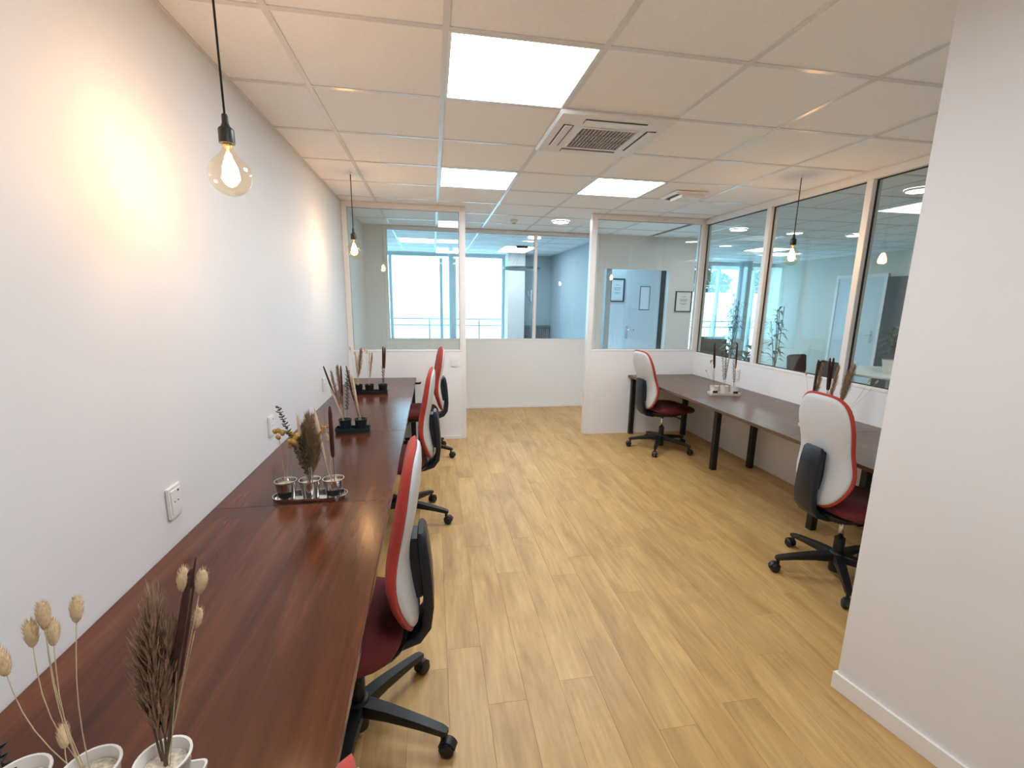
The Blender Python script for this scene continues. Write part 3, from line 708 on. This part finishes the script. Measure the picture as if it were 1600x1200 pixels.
def cup(label, c, mat, grp, lab=False, rt_=0.044, rb=0.031, h=0.080, z=LT+0.005):
    o = tag(empty('flower_cup', (c[0], c[1], z)), label, 'cup', grp)
    cc = MB().lathe([(rb-.003, 0), (rb, 0.002), (rt_-.003, h-.006), (rt_, h-.003), (rt_, h), (rt_-.004, h), (rt_-.006, h-.006), (rb-.002, 0.006)], n=28).build('vessel', mat, o); smooth_angle(cc, 0.7)
    zf = h*0.78; rf = rb-.002 + (rt_-.004-rb)*0.78
    MB().lathe([(rf-.001, zf-.010), (rf-.001, zf), (0.01, zf+.003)], n=20).build('filling', 'gravel', o)
    if lab:
        g = []
        for zz, dr in ((h*.16, 0), (h*.46, 0)):
            rr = rb + (rt_-.003-rb)*(zz/h) + 0.0009
            g.append([(rr*math.cos(t), rr*math.sin(t), zz) for t in [math.radians(-138+96*q/10) for q in range(11)]])
        MB().rings(g, cap=False, closed=False).build('chalk_label', 'label', o, True)
    return o
def lerp(a, b, t): return Vector(a)*(1-t) + Vector(b)*t
def curve(a, b, bend=0.0, n=7, ax=(1, 0, 0)):
    return [lerp(a, b, k/(n-1)) + Vector(ax)*bend*math.sin(PI*k/(n-1)) for k in range(n)]
def bouquet(label, base, stems, seed=1, kind='dried_bouquet'):
    """each stem: (type, top point, size, bend)"""
    rg = random.Random(seed); bx, by, bz = base
    o = tag(empty(kind, base), label, 'dried flowers', 'dried grass bouquets')
    def loc(mb): mb.v = [(a-bx, b-by, c-bz) for a, b, c in mb.v]; return mb
    for sp in stems:
        ty, top = sp[0], Vector(sp[1]); sz = sp[2] if len(sp) > 2 else 1.0; bend = sp[3] if len(sp) > 3 else 0.0
        b0 = Vector(base) + Vector((rg.uniform(-.008, .008), rg.uniform(-.008, .008), 0)); ax = (top-b0); L = ax.length; d = ax.normalized()
        path = curve(b0, top, bend)
        if ty == 'tail':
            h_ = 0.021*sz; dd = (path[-1]-path[-3]).normalized()
            sm = loc(MB().tube(path, 0.0008, 5)).build('stem', 'stem', o, True)
            m_ = MB().ellipsoid(top+dd*h_*0.8, (0.0078*sz, h_), dd, 12, 8)
            cc = top+dd*h_*0.8
            for k in range(170):
                u = rg.uniform(-1, 1); t = rg.uniform(0, 2*PI); w_ = math.sqrt(1-u*u)
                e1 = dd.cross(Vector((0.3, 0.5, 0.8))).normalized(); e2 = dd.cross(e1)
                p = cc + dd*(u*h_) + (e1*math.cos(t)+e2*math.sin(t))*(w_*0.0078*sz)
                q = p + (e1*math.cos(t)+e2*math.sin(t))*0.0025*sz + dd*0.007*sz
                s_ = e1.cross(q-p).normalized()*0.0005
                m_.add([p-s_, p+s_, q], [(0, 1, 2)])
            loc(m_).build('seed_head', 'tail', sm, True)
        elif ty in ('cattail', 'cattail_thin'):
            k = 1.0 if ty == 'cattail' else 0.7
            sm = loc(MB().tube(path, [0.0016]*7, 5)).build('stem', 'stem_d', o, True)
            L2 = 0.16*sz; p0 = top - d*L2*0.55; rr = 0.0068*k*min(sz, 1.3)
            m_ = MB().tube([p0 + d*(L2*q) for q in (0, .03, .1, .5, .85, .97, 1.0)], [rr*v for v in (.3, .75, .95, 1.0, .9, .6, .15)], 10)
            loc(m_).build('seed_spike', 'cattail', sm, True)
        elif ty.startswith('plume'):
            mat = {'plume': 'plume', 'plume_o': 'plume_o', 'plume_t': 'plume_t', 'plume_c': 'cream'}[ty]
            sm = loc(MB().tube(path, [0.0020, 0.0019, 0.0018, 0.0016, 0.0014, 0.001, 0.0006], 5)).build('stem', 'stem' if ty in ('plume_c', 'plume_t') else 'stem_d', o, True)
            m_ = MB(); W = 0.034*sz; n_ = int(520*min(1.6, sz))
            e1 = d.cross(Vector((0.2, 1.0, 0.1))).normalized(); e2 = d.cross(e1)
            for k in range(n_):
                t = rg.uniform(0.30, 0.97); p = lerp(b0, top, t) + Vector((1, 0, 0))*bend*math.sin(PI*t)
                a = rg.uniform(0, 2*PI); out = e1*math.cos(a)+e2*math.sin(a)
                env = W*math.sin(PI*min(1, (t-0.25)/0.78))**0.6*rg.uniform(0.35, 1.0)
                q = p + out*env*0.75 + d*(0.035*sz*rg.uniform(0.6, 1.2)); q2 = q + out*env*0.25 + d*0.022*sz - Vector((0, 0, 0.004))
                s_ = d.cross(out)*0.0010
                m_.add([p-s_, p+s_, q+s_*1.3, q-s_*1.3, q2], [(0, 1, 2, 3), (3, 2, 4)])
            c = loc(m_).build('plume', mat, sm); c['kind'] = 'stuff'
        elif ty == 'feather':
            m_ = MB().tube(path, 0.0013, 5); sm = loc(m_).build('stem', 'cream', o, True)
            f_ = MB().tube([lerp(b0, top, q) + Vector((1, 0, 0))*bend*math.sin(PI*q) for q in (.22, .35, .5, .65, .8, .92, 1.0)], [.001, .004*sz, .007*sz, .0085*sz, .008*sz, .005*sz, .0008], 8)
            rr_ = random.Random(seed+3)
            for k in range(70):
                t = rr_.uniform(.3, .97); p = lerp(b0, top, t) + Vector((1, 0, 0))*bend*math.sin(PI*t); a = rr_.uniform(0, 2*PI)
                out = Vector((math.cos(a), math.sin(a), 0)); q = p + out*0.013*sz + d*0.03; s_ = d.cross(out)*0.0014
                f_.add([p-s_, p+s_, q], [(0, 1, 2)])
            loc(f_).build('feather_head', 'cream', sm, True)
        elif ty == 'leaf':
            sm = loc(MB().tube(path, 0.0012, 5)).build('stem', 'stem_d', o, True)
            m_ = MB(); nl = int(22*sz)
            for k in range(nl):
                t = 0.30 + 0.70*k/(nl-1); p = lerp(b0, top, t) + Vector((1, 0, 0))*bend*math.sin(PI*t)
                for sgn in (-1, 1):
                    a = k*1.1 + (0 if sgn > 0 else PI); out = (Vector((math.cos(a), math.sin(a), 0)) + d*0.5).normalized()
                    l_ = 0.017*rg.uniform(.7, 1.15); s_ = out.cross(d).normalized()*l_*0.33; up_ = s_.cross(out).normalized()*0.0012
                    a0, a1, a2, a3 = p, p+out*l_*.5+s_, p+out*l_, p+out*l_*.5-s_
                    m_.add([a0+up_, a1+up_, a2+up_, a3+up_, a0-up_, a1-up_, a2-up_, a3-up_], [(0,1,2,3),(7,6,5,4),(0,4,5,1),(1,5,6,2),(2,6,7,3),(3,7,4,0)])
            loc(m_).build('foliage', 'leafd', sm)
        elif ty == 'bloom':
            sm = loc(MB().tube(path, 0.0013, 5)).build('stem', 'stem', o, True)
            m_ = MB()
            for k in range(5):
                c_ = top + Vector((rg.uniform(-1, 1)*.018, rg.uniform(-1, 1)*.012, rg.uniform(-1.4, .8)*.018))*sz
                m_.ellipsoid(c_, (0.010*sz, 0.012*sz), (rg.uniform(-1, 1), rg.uniform(-1, 1), 1), 7, 5)
            loc(m_).build('flower_head', 'yellow', sm, True)
    return o

# zinc tray
tray('oval zinc tray with three metal cups on the left desk', (-0.588, 0.07), 0.150, 0.052, 'steel', True, 0.018, -0.03)
g1 = 'zinc cups'
for k, (cx, nm) in enumerate(((-0.682, 'left'), (-0.587, 'middle'), (-0.493, 'right'))):
    cup('shiny zinc cup, %s one on the oval zinc tray' % nm, (cx, 0.07), 'steel', g1, k != 1)
Zb = LT + 0.045
bouquet('yellow dried blooms on pale stems in the left zinc cup', (-0.682, 0.07, Zb), [('bloom', (-0.690, 0.06, 1.005), 1.0), ('bloom', (-0.655, 0.08, 0.985), .9), ('bloom', (-0.634, 0.05, .965), .9, .01)], 11)
bouquet('thick olive pampas bouquet with dark sprig in the middle zinc cup', (-0.587, 0.07, Zb), [('plume_o', (-0.575, 0.07, 1.035), 1.3), ('plume_o', (-0.548, 0.055, .96), 1.1), ('plume_o', (-0.612, 0.06, .955), 1.0), ('plume', (-0.60, 0.09, 1.01), .9), ('leaf', (-0.682, 0.06, 1.105), 1.2), ('leaf', (-0.60, 0.03, 0.99), 1.0), ('bloom', (-0.622, 0.035, .985), 1.1), ('feather', (-0.620, 0.08, 1.07), .9)], 12)
bouquet('cream feather and dark cattail in the right zinc cup', (-0.493, 0.07, Zb), [('feather', (-0.548, 0.07, 1.095), 1.1, -.008), ('cattail', (-0.487, 0.06, 1.01), 1.4), ('bloom', (-0.508, 0.06, 1.02), .8), ('tail', (-0.502, 0.05, .965), .9)], 13)
# dark green tray
tray('dark green tray on the left desk beyond the zinc tray', (-0.577, 1.10), 0.105, 0.045, 'potgreen', False, 0.03)
g2 = 'dark green cups'
cup('dark green cup, left one on the dark green tray', (-0.622, 1.10), 'potgreen', g2, False, .041, .030)
cup('dark green cup, right one on the dark green tray', (-0.528, 1.10), 'potgreen', g2, False, .041, .030)
bouquet('tan plume, dark sprig and cattails in the left dark green cup', (-0.622, 1.10, Zb), [('plume_t', (-0.650, 1.10, 1.115), .75), ('plume_t', (-0.690, 1.11, 1.09), .6), ('leaf', (-0.588, 1.08, 1.10), 1.4), ('cattail_thin', (-0.628, 1.09, 1.05), 1.2), ('cattail_thin', (-0.708, 1.10, 1.05), 1.2), ('feather', (-0.695, 1.08, 1.0), .8)], 21)
bouquet('cream feathers and thin cattail in the right dark green cup', (-0.528, 1.10, Zb), [('feather', (-0.585, 1.10, 1.12), 1.0), ('feather', (-0.565, 1.09, 1.08), 1.0), ('cattail_thin', (-0.590, 1.12, 1.06), 1.0), ('cattail_thin', (-0.572, 1.08, .97), .7)], 22)
# black tray
tray('black tray with three black cups on the farthest left desk', (-0.622, 2.35), 0.148, 0.045, 'potblack', False, 0.03)
g3 = 'black cups'
for cx, nm in ((-0.728, 'left'), (-0.632, 'middle'), (-0.516, 'right')): cup('black cup, %s one on the black tray' % nm, (cx, 2.35), 'potblack', g3, False, .042, .032)
bouquet('fan of tan grass with cream blades in the left black cup', (-0.728, 2.35, Zb), [('plume_t', (-0.690, 2.35, 1.09), .95), ('feather', (-0.735, 2.34, 1.08), .9), ('tail', (-0.775, 2.34, 1.10), .8), ('tail', (-0.74, 2.33, 1.06), .7), ('feather', (-0.715, 2.33, 1.03), .7)], 31)
bouquet('pale buds on thin stems in the middle black cup', (-0.632, 2.35, Zb), [('tail', (-0.640, 2.35, 1.07), .8), ('tail', (-0.618, 2.34, 1.05), .7), ('feather', (-0.618, 2.35, 1.08), .7), ('plume_t', (-0.598, 2.36, 1.07), .5), ('tail', (-0.652, 2.33, 1.09), .7)], 32)
bouquet('pair of dark cattails in the right black cup', (-0.516, 2.35, Zb), [('cattail', (-0.505, 2.35, 1.045), 1.2), ('cattail', (-0.490, 2.34, 1.04), 1.2), ('feather', (-0.478, 2.36, 1.10), .6), ('leaf', (-0.512, 2.33, .95), .6)], 33)
# white tray on the right desk
tray('white tray with white cups on the far right desk', (2.610, 1.995), 0.140, 0.050, 'potwhite', False, 0.022, -0.25)
g4 = 'white cups on the right desk'
for k, (cx, cy, nm) in enumerate(((2.520, 2.018, 'left'), (2.610, 1.995, 'middle'), (2.700, 1.972, 'right'))): cup('white cup, %s one on the white tray' % nm, (cx, cy), 'potwhite', g4, k != 1, .039, .032)
bouquet('dark cattail and brown seed heads in the left white cup', (2.520, 2.018, Zb), [('cattail', (2.485, 2.01, 1.09), 1.5), ('cattail_thin', (2.470, 2.00, 1.09), 1.1), ('bloom', (2.445, 2.0, 1.03), .6), ('tail', (2.415, 2.0, .93), .6)], 41)
bouquet('dark leafy sprig in the middle white cup', (2.610, 1.995, Zb), [('leaf', (2.585, 1.99, 1.14), 1.5), ('leaf', (2.545, 1.98, 1.10), .8), ('feather', (2.625, 1.99, 1.12), .6)], 42)
bouquet('tall thin cattail in the right white cup', (2.700, 1.972, Zb), [('cattail', (2.680, 1.97, 1.09), 1.5), ('leaf', (2.650, 1.96, 1.03), .6), ('feather', (2.665, 1.96, 1.05), .5)], 43)
# tray hidden behind the nearer right chair
tray('white tray partly hidden behind the nearer right chair', (2.595, 0.83), 0.145, 0.055, 'potwhite', False, 0.022, -0.1)
for k, (cx, nm) in enumerate(((2.495, 'left'), (2.595, 'middle'), (2.695, 'right'))): cup('white cup hidden behind the nearer right chair, %s of three' % nm, (cx, 0.83), 'potwhite', 'white cups behind the chair', False, .039, .032)
bouquet('dark brown bunch leftmost above the nearer right chair back', (2.495, .83, Zb), [('plume', (2.515, .82, 1.15), .8), ('cattail', (2.490, .83, 1.08), 1.5), ('leaf', (2.525, .83, 1.14), 1.2), ('tail', (2.385, .80, 1.09), .8)], 51)
bouquet('two dark cattails with pale plume above the nearer right chair back', (2.595, .83, Zb), [('cattail', (2.585, .83, 1.10), 1.4), ('cattail', (2.605, .83, 1.10), 1.4), ('plume_t', (2.655, .83, 1.13), .8)], 52)
bouquet('brown pampas rightmost above the nearer right chair back', (2.695, .83, Zb), [('plume', (2.765, .82, 1.13), 1.1), ('plume', (2.745, .84, 1.09), .9), ('tail', (2.90, .82, 1.03), .7, .03), ('tail', (2.965, .82, 1.02), .7, .03)], 53)
# near white cups
tray('white tray at the near left corner below the frame', (-0.625, -1.175), 0.15, 0.046, 'potwhite', False, 0.02)
g6 = 'near white cups'
for k, (cx, nm) in enumerate(((-0.722, 'leftmost and out of frame'), (-0.622, 'with bunny tail grass'), (-0.517, 'with brown pampas'))): cup('ribbed white cup at the near left corner %s' % nm, (cx, -1.180), 'potwhite', g6, False, .041, .030, .082)
bouquet('pale bunny tail grass leaning out of the near white cup', (-0.622, -1.18, Zb), [('tail', (-0.645, -1.12, 1.022), 1.0, -.01), ('tail', (-0.690, -1.12, 1.018), 1.0, -.012), ('tail', (-0.712, -1.12, 0.985), 1.05, -.02), ('tail', (-0.706, -1.10, 1.00), .95, -.012), ('tail', (-0.683, -1.12, 0.984), 1.0, -.012), ('tail', (-0.757, -1.12, 0.938), 1.2, -.02), ('tail', (-0.690, -1.13, 0.795), 1.0, -.01)], 61)
bouquet('brown pampas plume with dark cattails and bunny tails in the near white cup', (-0.517, -1.18, Zb), [('plume', (-0.505, -1.16, 1.055), 1.05, -.012), ('plume', (-0.518, -1.15, 1.02), 1.0, -.015), ('plume', (-0.492, -1.155, 1.00), .9, -.008), ('cattail', (-0.468, -1.16, 1.030), 1.25, .004), ('cattail_thin', (-0.445, -1.16, 1.115), .35), ('tail', (-0.464, -1.16, 1.085), 1.0), ('tail', (-0.440, -1.16, 1.08), 1.0), ('tail', (-0.458, -1.15, 1.01), .9)], 62)
bouquet('dark leafy sprig at the extreme near left edge', (-0.722, -1.18, Zb), [('leaf', (-0.835, -1.10, .85), 1.2)], 63)

# ------------------------------------------------------------------ meeting room furniture
rl_ = tag(empty('ring_lamp', (1.50, 6.51, ZC)), 'dark ring pendant lamp in the meeting room', 'pendant lamp')
t = MB(); R1 = 0.33; n = 48
t.rings([[(rr*math.cos(2*PI*k/n), rr*math.sin(2*PI*k/n), zz) for k in range(n)] for rr, zz in ((R1, -0.40), (R1, -0.36), (R1-.03, -0.36), (R1-.03, -0.40), (R1, -0.40))], cap=False)
t.build('ring', 'alu', rl_)
for k in range(3):
    a = 2*PI*k/3; MB().tube([(0, 0, -0.03), ((R1-.015)*math.cos(a), (R1-.015)*math.sin(a), -0.36)], 0.0015, 5).build('wire', 'alu', rl_)
MB().box(-.10, .10, -.03, .03, -0.035, 0.003).build('canopy', 'fabric_d', rl_, bevel=0.004)
rad = tag(empty('radiator', (2.12, YF-0.09, 0)), 'grey column radiator under the meeting room end wall', 'radiator')
fin = None
for k in range(14):
    if fin is None:
        fin = MB().box(-.016, .016, -.05, .05, .20, .98).build('column', 'rad', rad, bevel=0.01); fin.location = (-0.30, 0, 0)
    else: part_copy(fin, rad, (-0.30 + k*0.045, 0, 0))
MB().box(-.33, .33, -.06, .055, .985, 1.03).build('top_shelf', 'alu', rad, bevel=0.004)
for s_ in (-1, 1): MB().box(s_*.27-.02, s_*.27+.02, -.04, .04, 0, .199).build('foot', 'alu', rad)
cs_ = tag(empty('coat_stand', (1.82, 7.15, 0)), 'thin dark coat stand beside the meeting room window', 'coat stand')
MB().tube([(0, 0, 0.02), (0, 0, 1.75)], 0.012, 8).build('pole', 'alu', cs_, True); MB().lathe([(0.17, 0), (0.17, 0.015), (0.02, 0.03)], n=24).build('foot', 'alu', cs_)
for k, (z, a) in enumerate(((1.72, 0), (1.68, 2), (1.60, 4), (1.2, 1), (1.1, 3.3))):
    MB().tube([(0, 0, z-.10), (.10*math.cos(a), .10*math.sin(a), z-.02), (.13*math.cos(a), .13*math.sin(a), z+.04)], 0.007, 6).build('arm', 'alu', cs_, True)
mt = tag(empty('meeting_table', (0.55, 6.35, 0)), 'dark meeting table just below the corridor window edge', 'table')
MB().box(-1.0, 1.0, -.45, .45, .72, .75).build('tabletop', 'fabric_d', mt, bevel=0.004)
for a in (-.9, .9):
    for b in (-.36, .36): MB().box(a-.03, a+.03, b-.03, b+.03, 0, .7195).build('leg', 'black_steel', mt)
def simple_chair(label, x, y, rz, mat='fabric_d', zt=0.84):
    o = tag(empty('meeting_chair', (x, y, 0), rz), label, 'chair', 'dark meeting chairs')
    MB().box(-.21, .21, -.21, .21, .42, .47).build('seat', mat, o, bevel=0.015)
    rg_ = []
    for yy, zz in ((-.20, .50), (-.215, .60), (-.23, .72), (-.24, zt-.02), (-.24, zt)):
        w_ = .21 if zz < zt-.01 else .17
        rg_.append([(-w_, yy, zz), (0, yy-.03, zz), (w_, yy, zz), (w_, yy+.03, zz), (0, yy, zz), (-w_, yy+.03, zz)])
    MB().rings(rg_).build('backrest', mat, o)
    for a in (-.18, .18):
        for b in (-.18, .18): MB().tube([(a, b, .42), (a*1.1, b*1.1, 0.001)], 0.011, 6).build('leg', 'black_steel', o)
        MB().tube([(a, -.19, .43), (a, -.205, .56)], 0.009, 6).build('back_post', 'black_steel', o)
simple_chair('dark meeting chair at the left end of the meeting table', -0.10, 5.55, 0)
simple_chair('dark meeting chair at the middle of the meeting table', 0.62, 5.55, 0)
simple_chair('dark meeting chair at the right end of the meeting table', 1.25, 5.60, 0.15)
simple_chair('dark meeting chair standing right of the corridor window mullion', 1.78, 5.75, 0.6)

# ------------------------------------------------------------------ neighbouring office furniture
rtb = tag(empty('round_table', (5.56, 2.95, 0)), 'white round table in the neighbouring office', 'table')
MB().lathe([(.60, .72), (.62, .73), (.62, .748), (.61, .75)], n=48).build('tabletop', 'tablew', rtb); MB().tube([(0, 0, .02), (0, 0, .72)], .05, 16).build('pedestal', 'acwhite', rtb, True); MB().lathe([(.32, 0), (.32, .012), (.06, .03)], n=32).build('foot', 'acwhite', rtb)
simple_chair('dark chair with rounded back at the left of the white round table', 5.25, 3.90, PI+0.3, 'fabric_d', .84)
simple_chair('dark chair in front of the white round table', 4.95, 2.98, -PI/2, 'fabric_d', .88)
def foliage(mb, base, h, spread, nst, nl, ll_, seed, droop=0.25):
    rg = random.Random(seed)
    for s_ in range(nst):
        a = rg.uniform(0, 2*PI); lean = spread*rg.uniform(.1, .7); top = Vector(base) + Vector((math.cos(a)*lean, math.sin(a)*lean, h*rg.uniform(.75, 1.0)))
        for k in range(nl):
            t = 0.25 + .75*k/(nl-1); p = lerp(base, top, t); b = rg.uniform(0, 2*PI)
            out = (Vector((math.cos(b), math.sin(b), rg.uniform(-droop, .6)))).normalized(); l = ll_*rg.uniform(.7, 1.2); sd_ = out.cross(Vector((0, 0, 1))).normalized()*l*.10
            mid = p + out*l*.5 + Vector((0, 0, l*.06)); tip = p + out*l - Vector((0, 0, l*droop))
            mb.add([p, mid+sd_, tip, mid-sd_, mid+Vector((0, 0, .004))], [(0, 1, 4), (1, 2, 4), (2, 3, 4), (3, 0, 4)])
        yield curve(base, top, .02)
def plant(label, x, y, z0, h, spread, nst, nl, ll_, potr, poth, potm, seed):
    o = tag(empty('potted_plant', (x, y, z0)), label, 'plant', 'potted plants in the neighbouring office')
    p = MB().lathe([(potr*.75, 0), (potr, poth), (potr*.93, poth), (potr*.88, poth-.03)], n=28, cap=True).build('pot', potm, o); smooth_angle(p, .6)
    MB().lathe([(potr*.86, poth-.035), (potr*.86, poth-.022)], n=20).build('soil', 'soil', p)
    f = MB(); st_ = MB()
    for pa_ in foliage(f, (0, 0, poth-.03), h, spread, nst, nl, ll_, seed): st_.tube(pa_, .006, 5)
    st_.build('stems', 'bark', o, True); c = f.build('foliage', 'leaf', o); c['kind'] = 'stuff'
plant('tall bamboo in front of the neighbouring office window column', 5.32, 5.9, 0, 1.35, .22, 7, 18, .22, .17, .40, 'navy_plastic', 71)
plant('slender bamboo right of the window mullion in the neighbouring office', 5.75, 5.25, 0, 1.2, .22, 4, 12, .24, .15, .36, 'navy_plastic', 72)
plant('spiky low plant behind the white tray in the neighbouring office', 3.62, 3.02, 0.56, .28, .22, 8, 6, .26, .12, .20, 'potwhite', 73)
plant('bushy plant in a white pot on the white round table', 5.42, 2.84, .751, .38, .18, 7, 10, .18, .12, .17, 'potwhite', 74)
ps = tag(empty('plant_stand', (3.62, 3.02, 0)), 'small stand carrying the spiky plant beside the glazing', 'stand')
MB().box(-.14, .14, -.14, .14, .535, .559).build('shelf', 'tablew', ps, bevel=.003)
for a in (-.12, .12):
    for b in (-.12, .12): MB().box(a-.012, a+.012, b-.012, b+.012, 0, .5345).build('leg', 'alu', ps)
arm = tag(empty('armchair', (5.30, 6.80, 0)), 'dark blue armchair below the neighbouring office window', 'armchair')
MB().box(-.34, .34, -.32, .32, .12, .42).build('seat', 'navy_plastic', arm, bevel=.04); MB().box(-.34, .34, -.36, -.24, .425, .92).build('backrest', 'navy_plastic', arm, bevel=.05)
for s_ in (-1, 1): MB().box(s_*.35, s_*.44, -.34, .32, .10, .60).build('armrest', 'navy_plastic', arm, bevel=.035)
for a in (-.3, .3):
    for b in (-.28, .28): MB().tube([(a, b, .12), (a, b, .001)], .015, 8).build('leg', 'black_steel', arm)

# ------------------------------------------------------------------ outside
st(B('ground', 'terrace', -40, 60, YF+0.13, 80, -0.35, -0.15), 'pale terrace outside the windows', 'ground')
def railing(label, x0, x1, y):
    o = tag(empty('balcony_railing', ((x0+x1)/2, y, -0.15)), label, 'railing'); hl = (x1-x0)/2
    for z in (1.22, 1.06): MB().tube([(-hl, 0, z), (hl, 0, z)], .014, 8).build('rail', 'alu', o, True)
    k = -hl+.1
    while k < hl: MB().box(k-.015, k+.015, -.015, .015, 0, 1.20).build('post', 'alu', o); k += 1.25
railing('grey balcony railing outside the meeting room window', -4.0, 3.2, 10.2)
railing('grey balcony railing outside the neighbouring office window', 5.0, 13.5, 10.2)
bl = tag(empty('neighbouring_building', (22, 34, -0.15)), 'low white building with roof fence beyond the neighbouring office window', 'building')
MB().box(-16, 16, 0, 8, 0, 2.5).build('wall', 'bldg', bl); MB().box(-16, 16, -.1, .1, 2.5, 2.62).build('coping', 'bldg', bl)
for k in range(46): MB().box(-15.9+k*.7-.03, -15.9+k*.7+.03, -.03, .03, 2.62, 3.15).build('fence_post', 'alu', bl)
MB().box(-16, 16, -.04, .04, 3.15, 3.22).build('fence_rail', 'alu', bl)
def tree(label, x, y, h, r, seed):
    o = tag(empty('tree', (x, y, -0.15)), label, 'tree', 'trees behind the white building'); rg = random.Random(seed)
    MB().tube([(0, 0, 0), (0, 0, h*.6)], [.25, .12], 8).build('trunk', 'bark', o, True)
    f = MB()
    for k in range(1400):
        t = rg.random(); a = rg.uniform(0, 2*PI); u = rg.uniform(-1, 1); q = rg.uniform(.6, 1)
        c = Vector((r*q*math.sqrt(1-u*u)*math.cos(a), r*q*math.sqrt(1-u*u)*math.sin(a), h*.68 + u*q*h*.33))
        e1 = Vector((rg.uniform(-1, 1), rg.uniform(-1, 1), rg.uniform(-1, 1))).normalized()*.32; e2 = e1.cross(Vector((rg.uniform(-1, 1), .3, .6))).normalized()*.2
        f.add([c-e1, c+e2, c+e1, c-e2], [(0, 1, 2, 3)])
    c = f.build('crown', 'tree', o); c['kind'] = 'stuff'
tree('tree left behind the low white building', 23.5, 50, 6.4, 2.4, 81)
tree('broad tree behind the middle of the low white building', 31, 50, 5.8, 3.4, 82)
tree('tree right behind the low white building', 39, 50, 5.6, 2.6, 83)
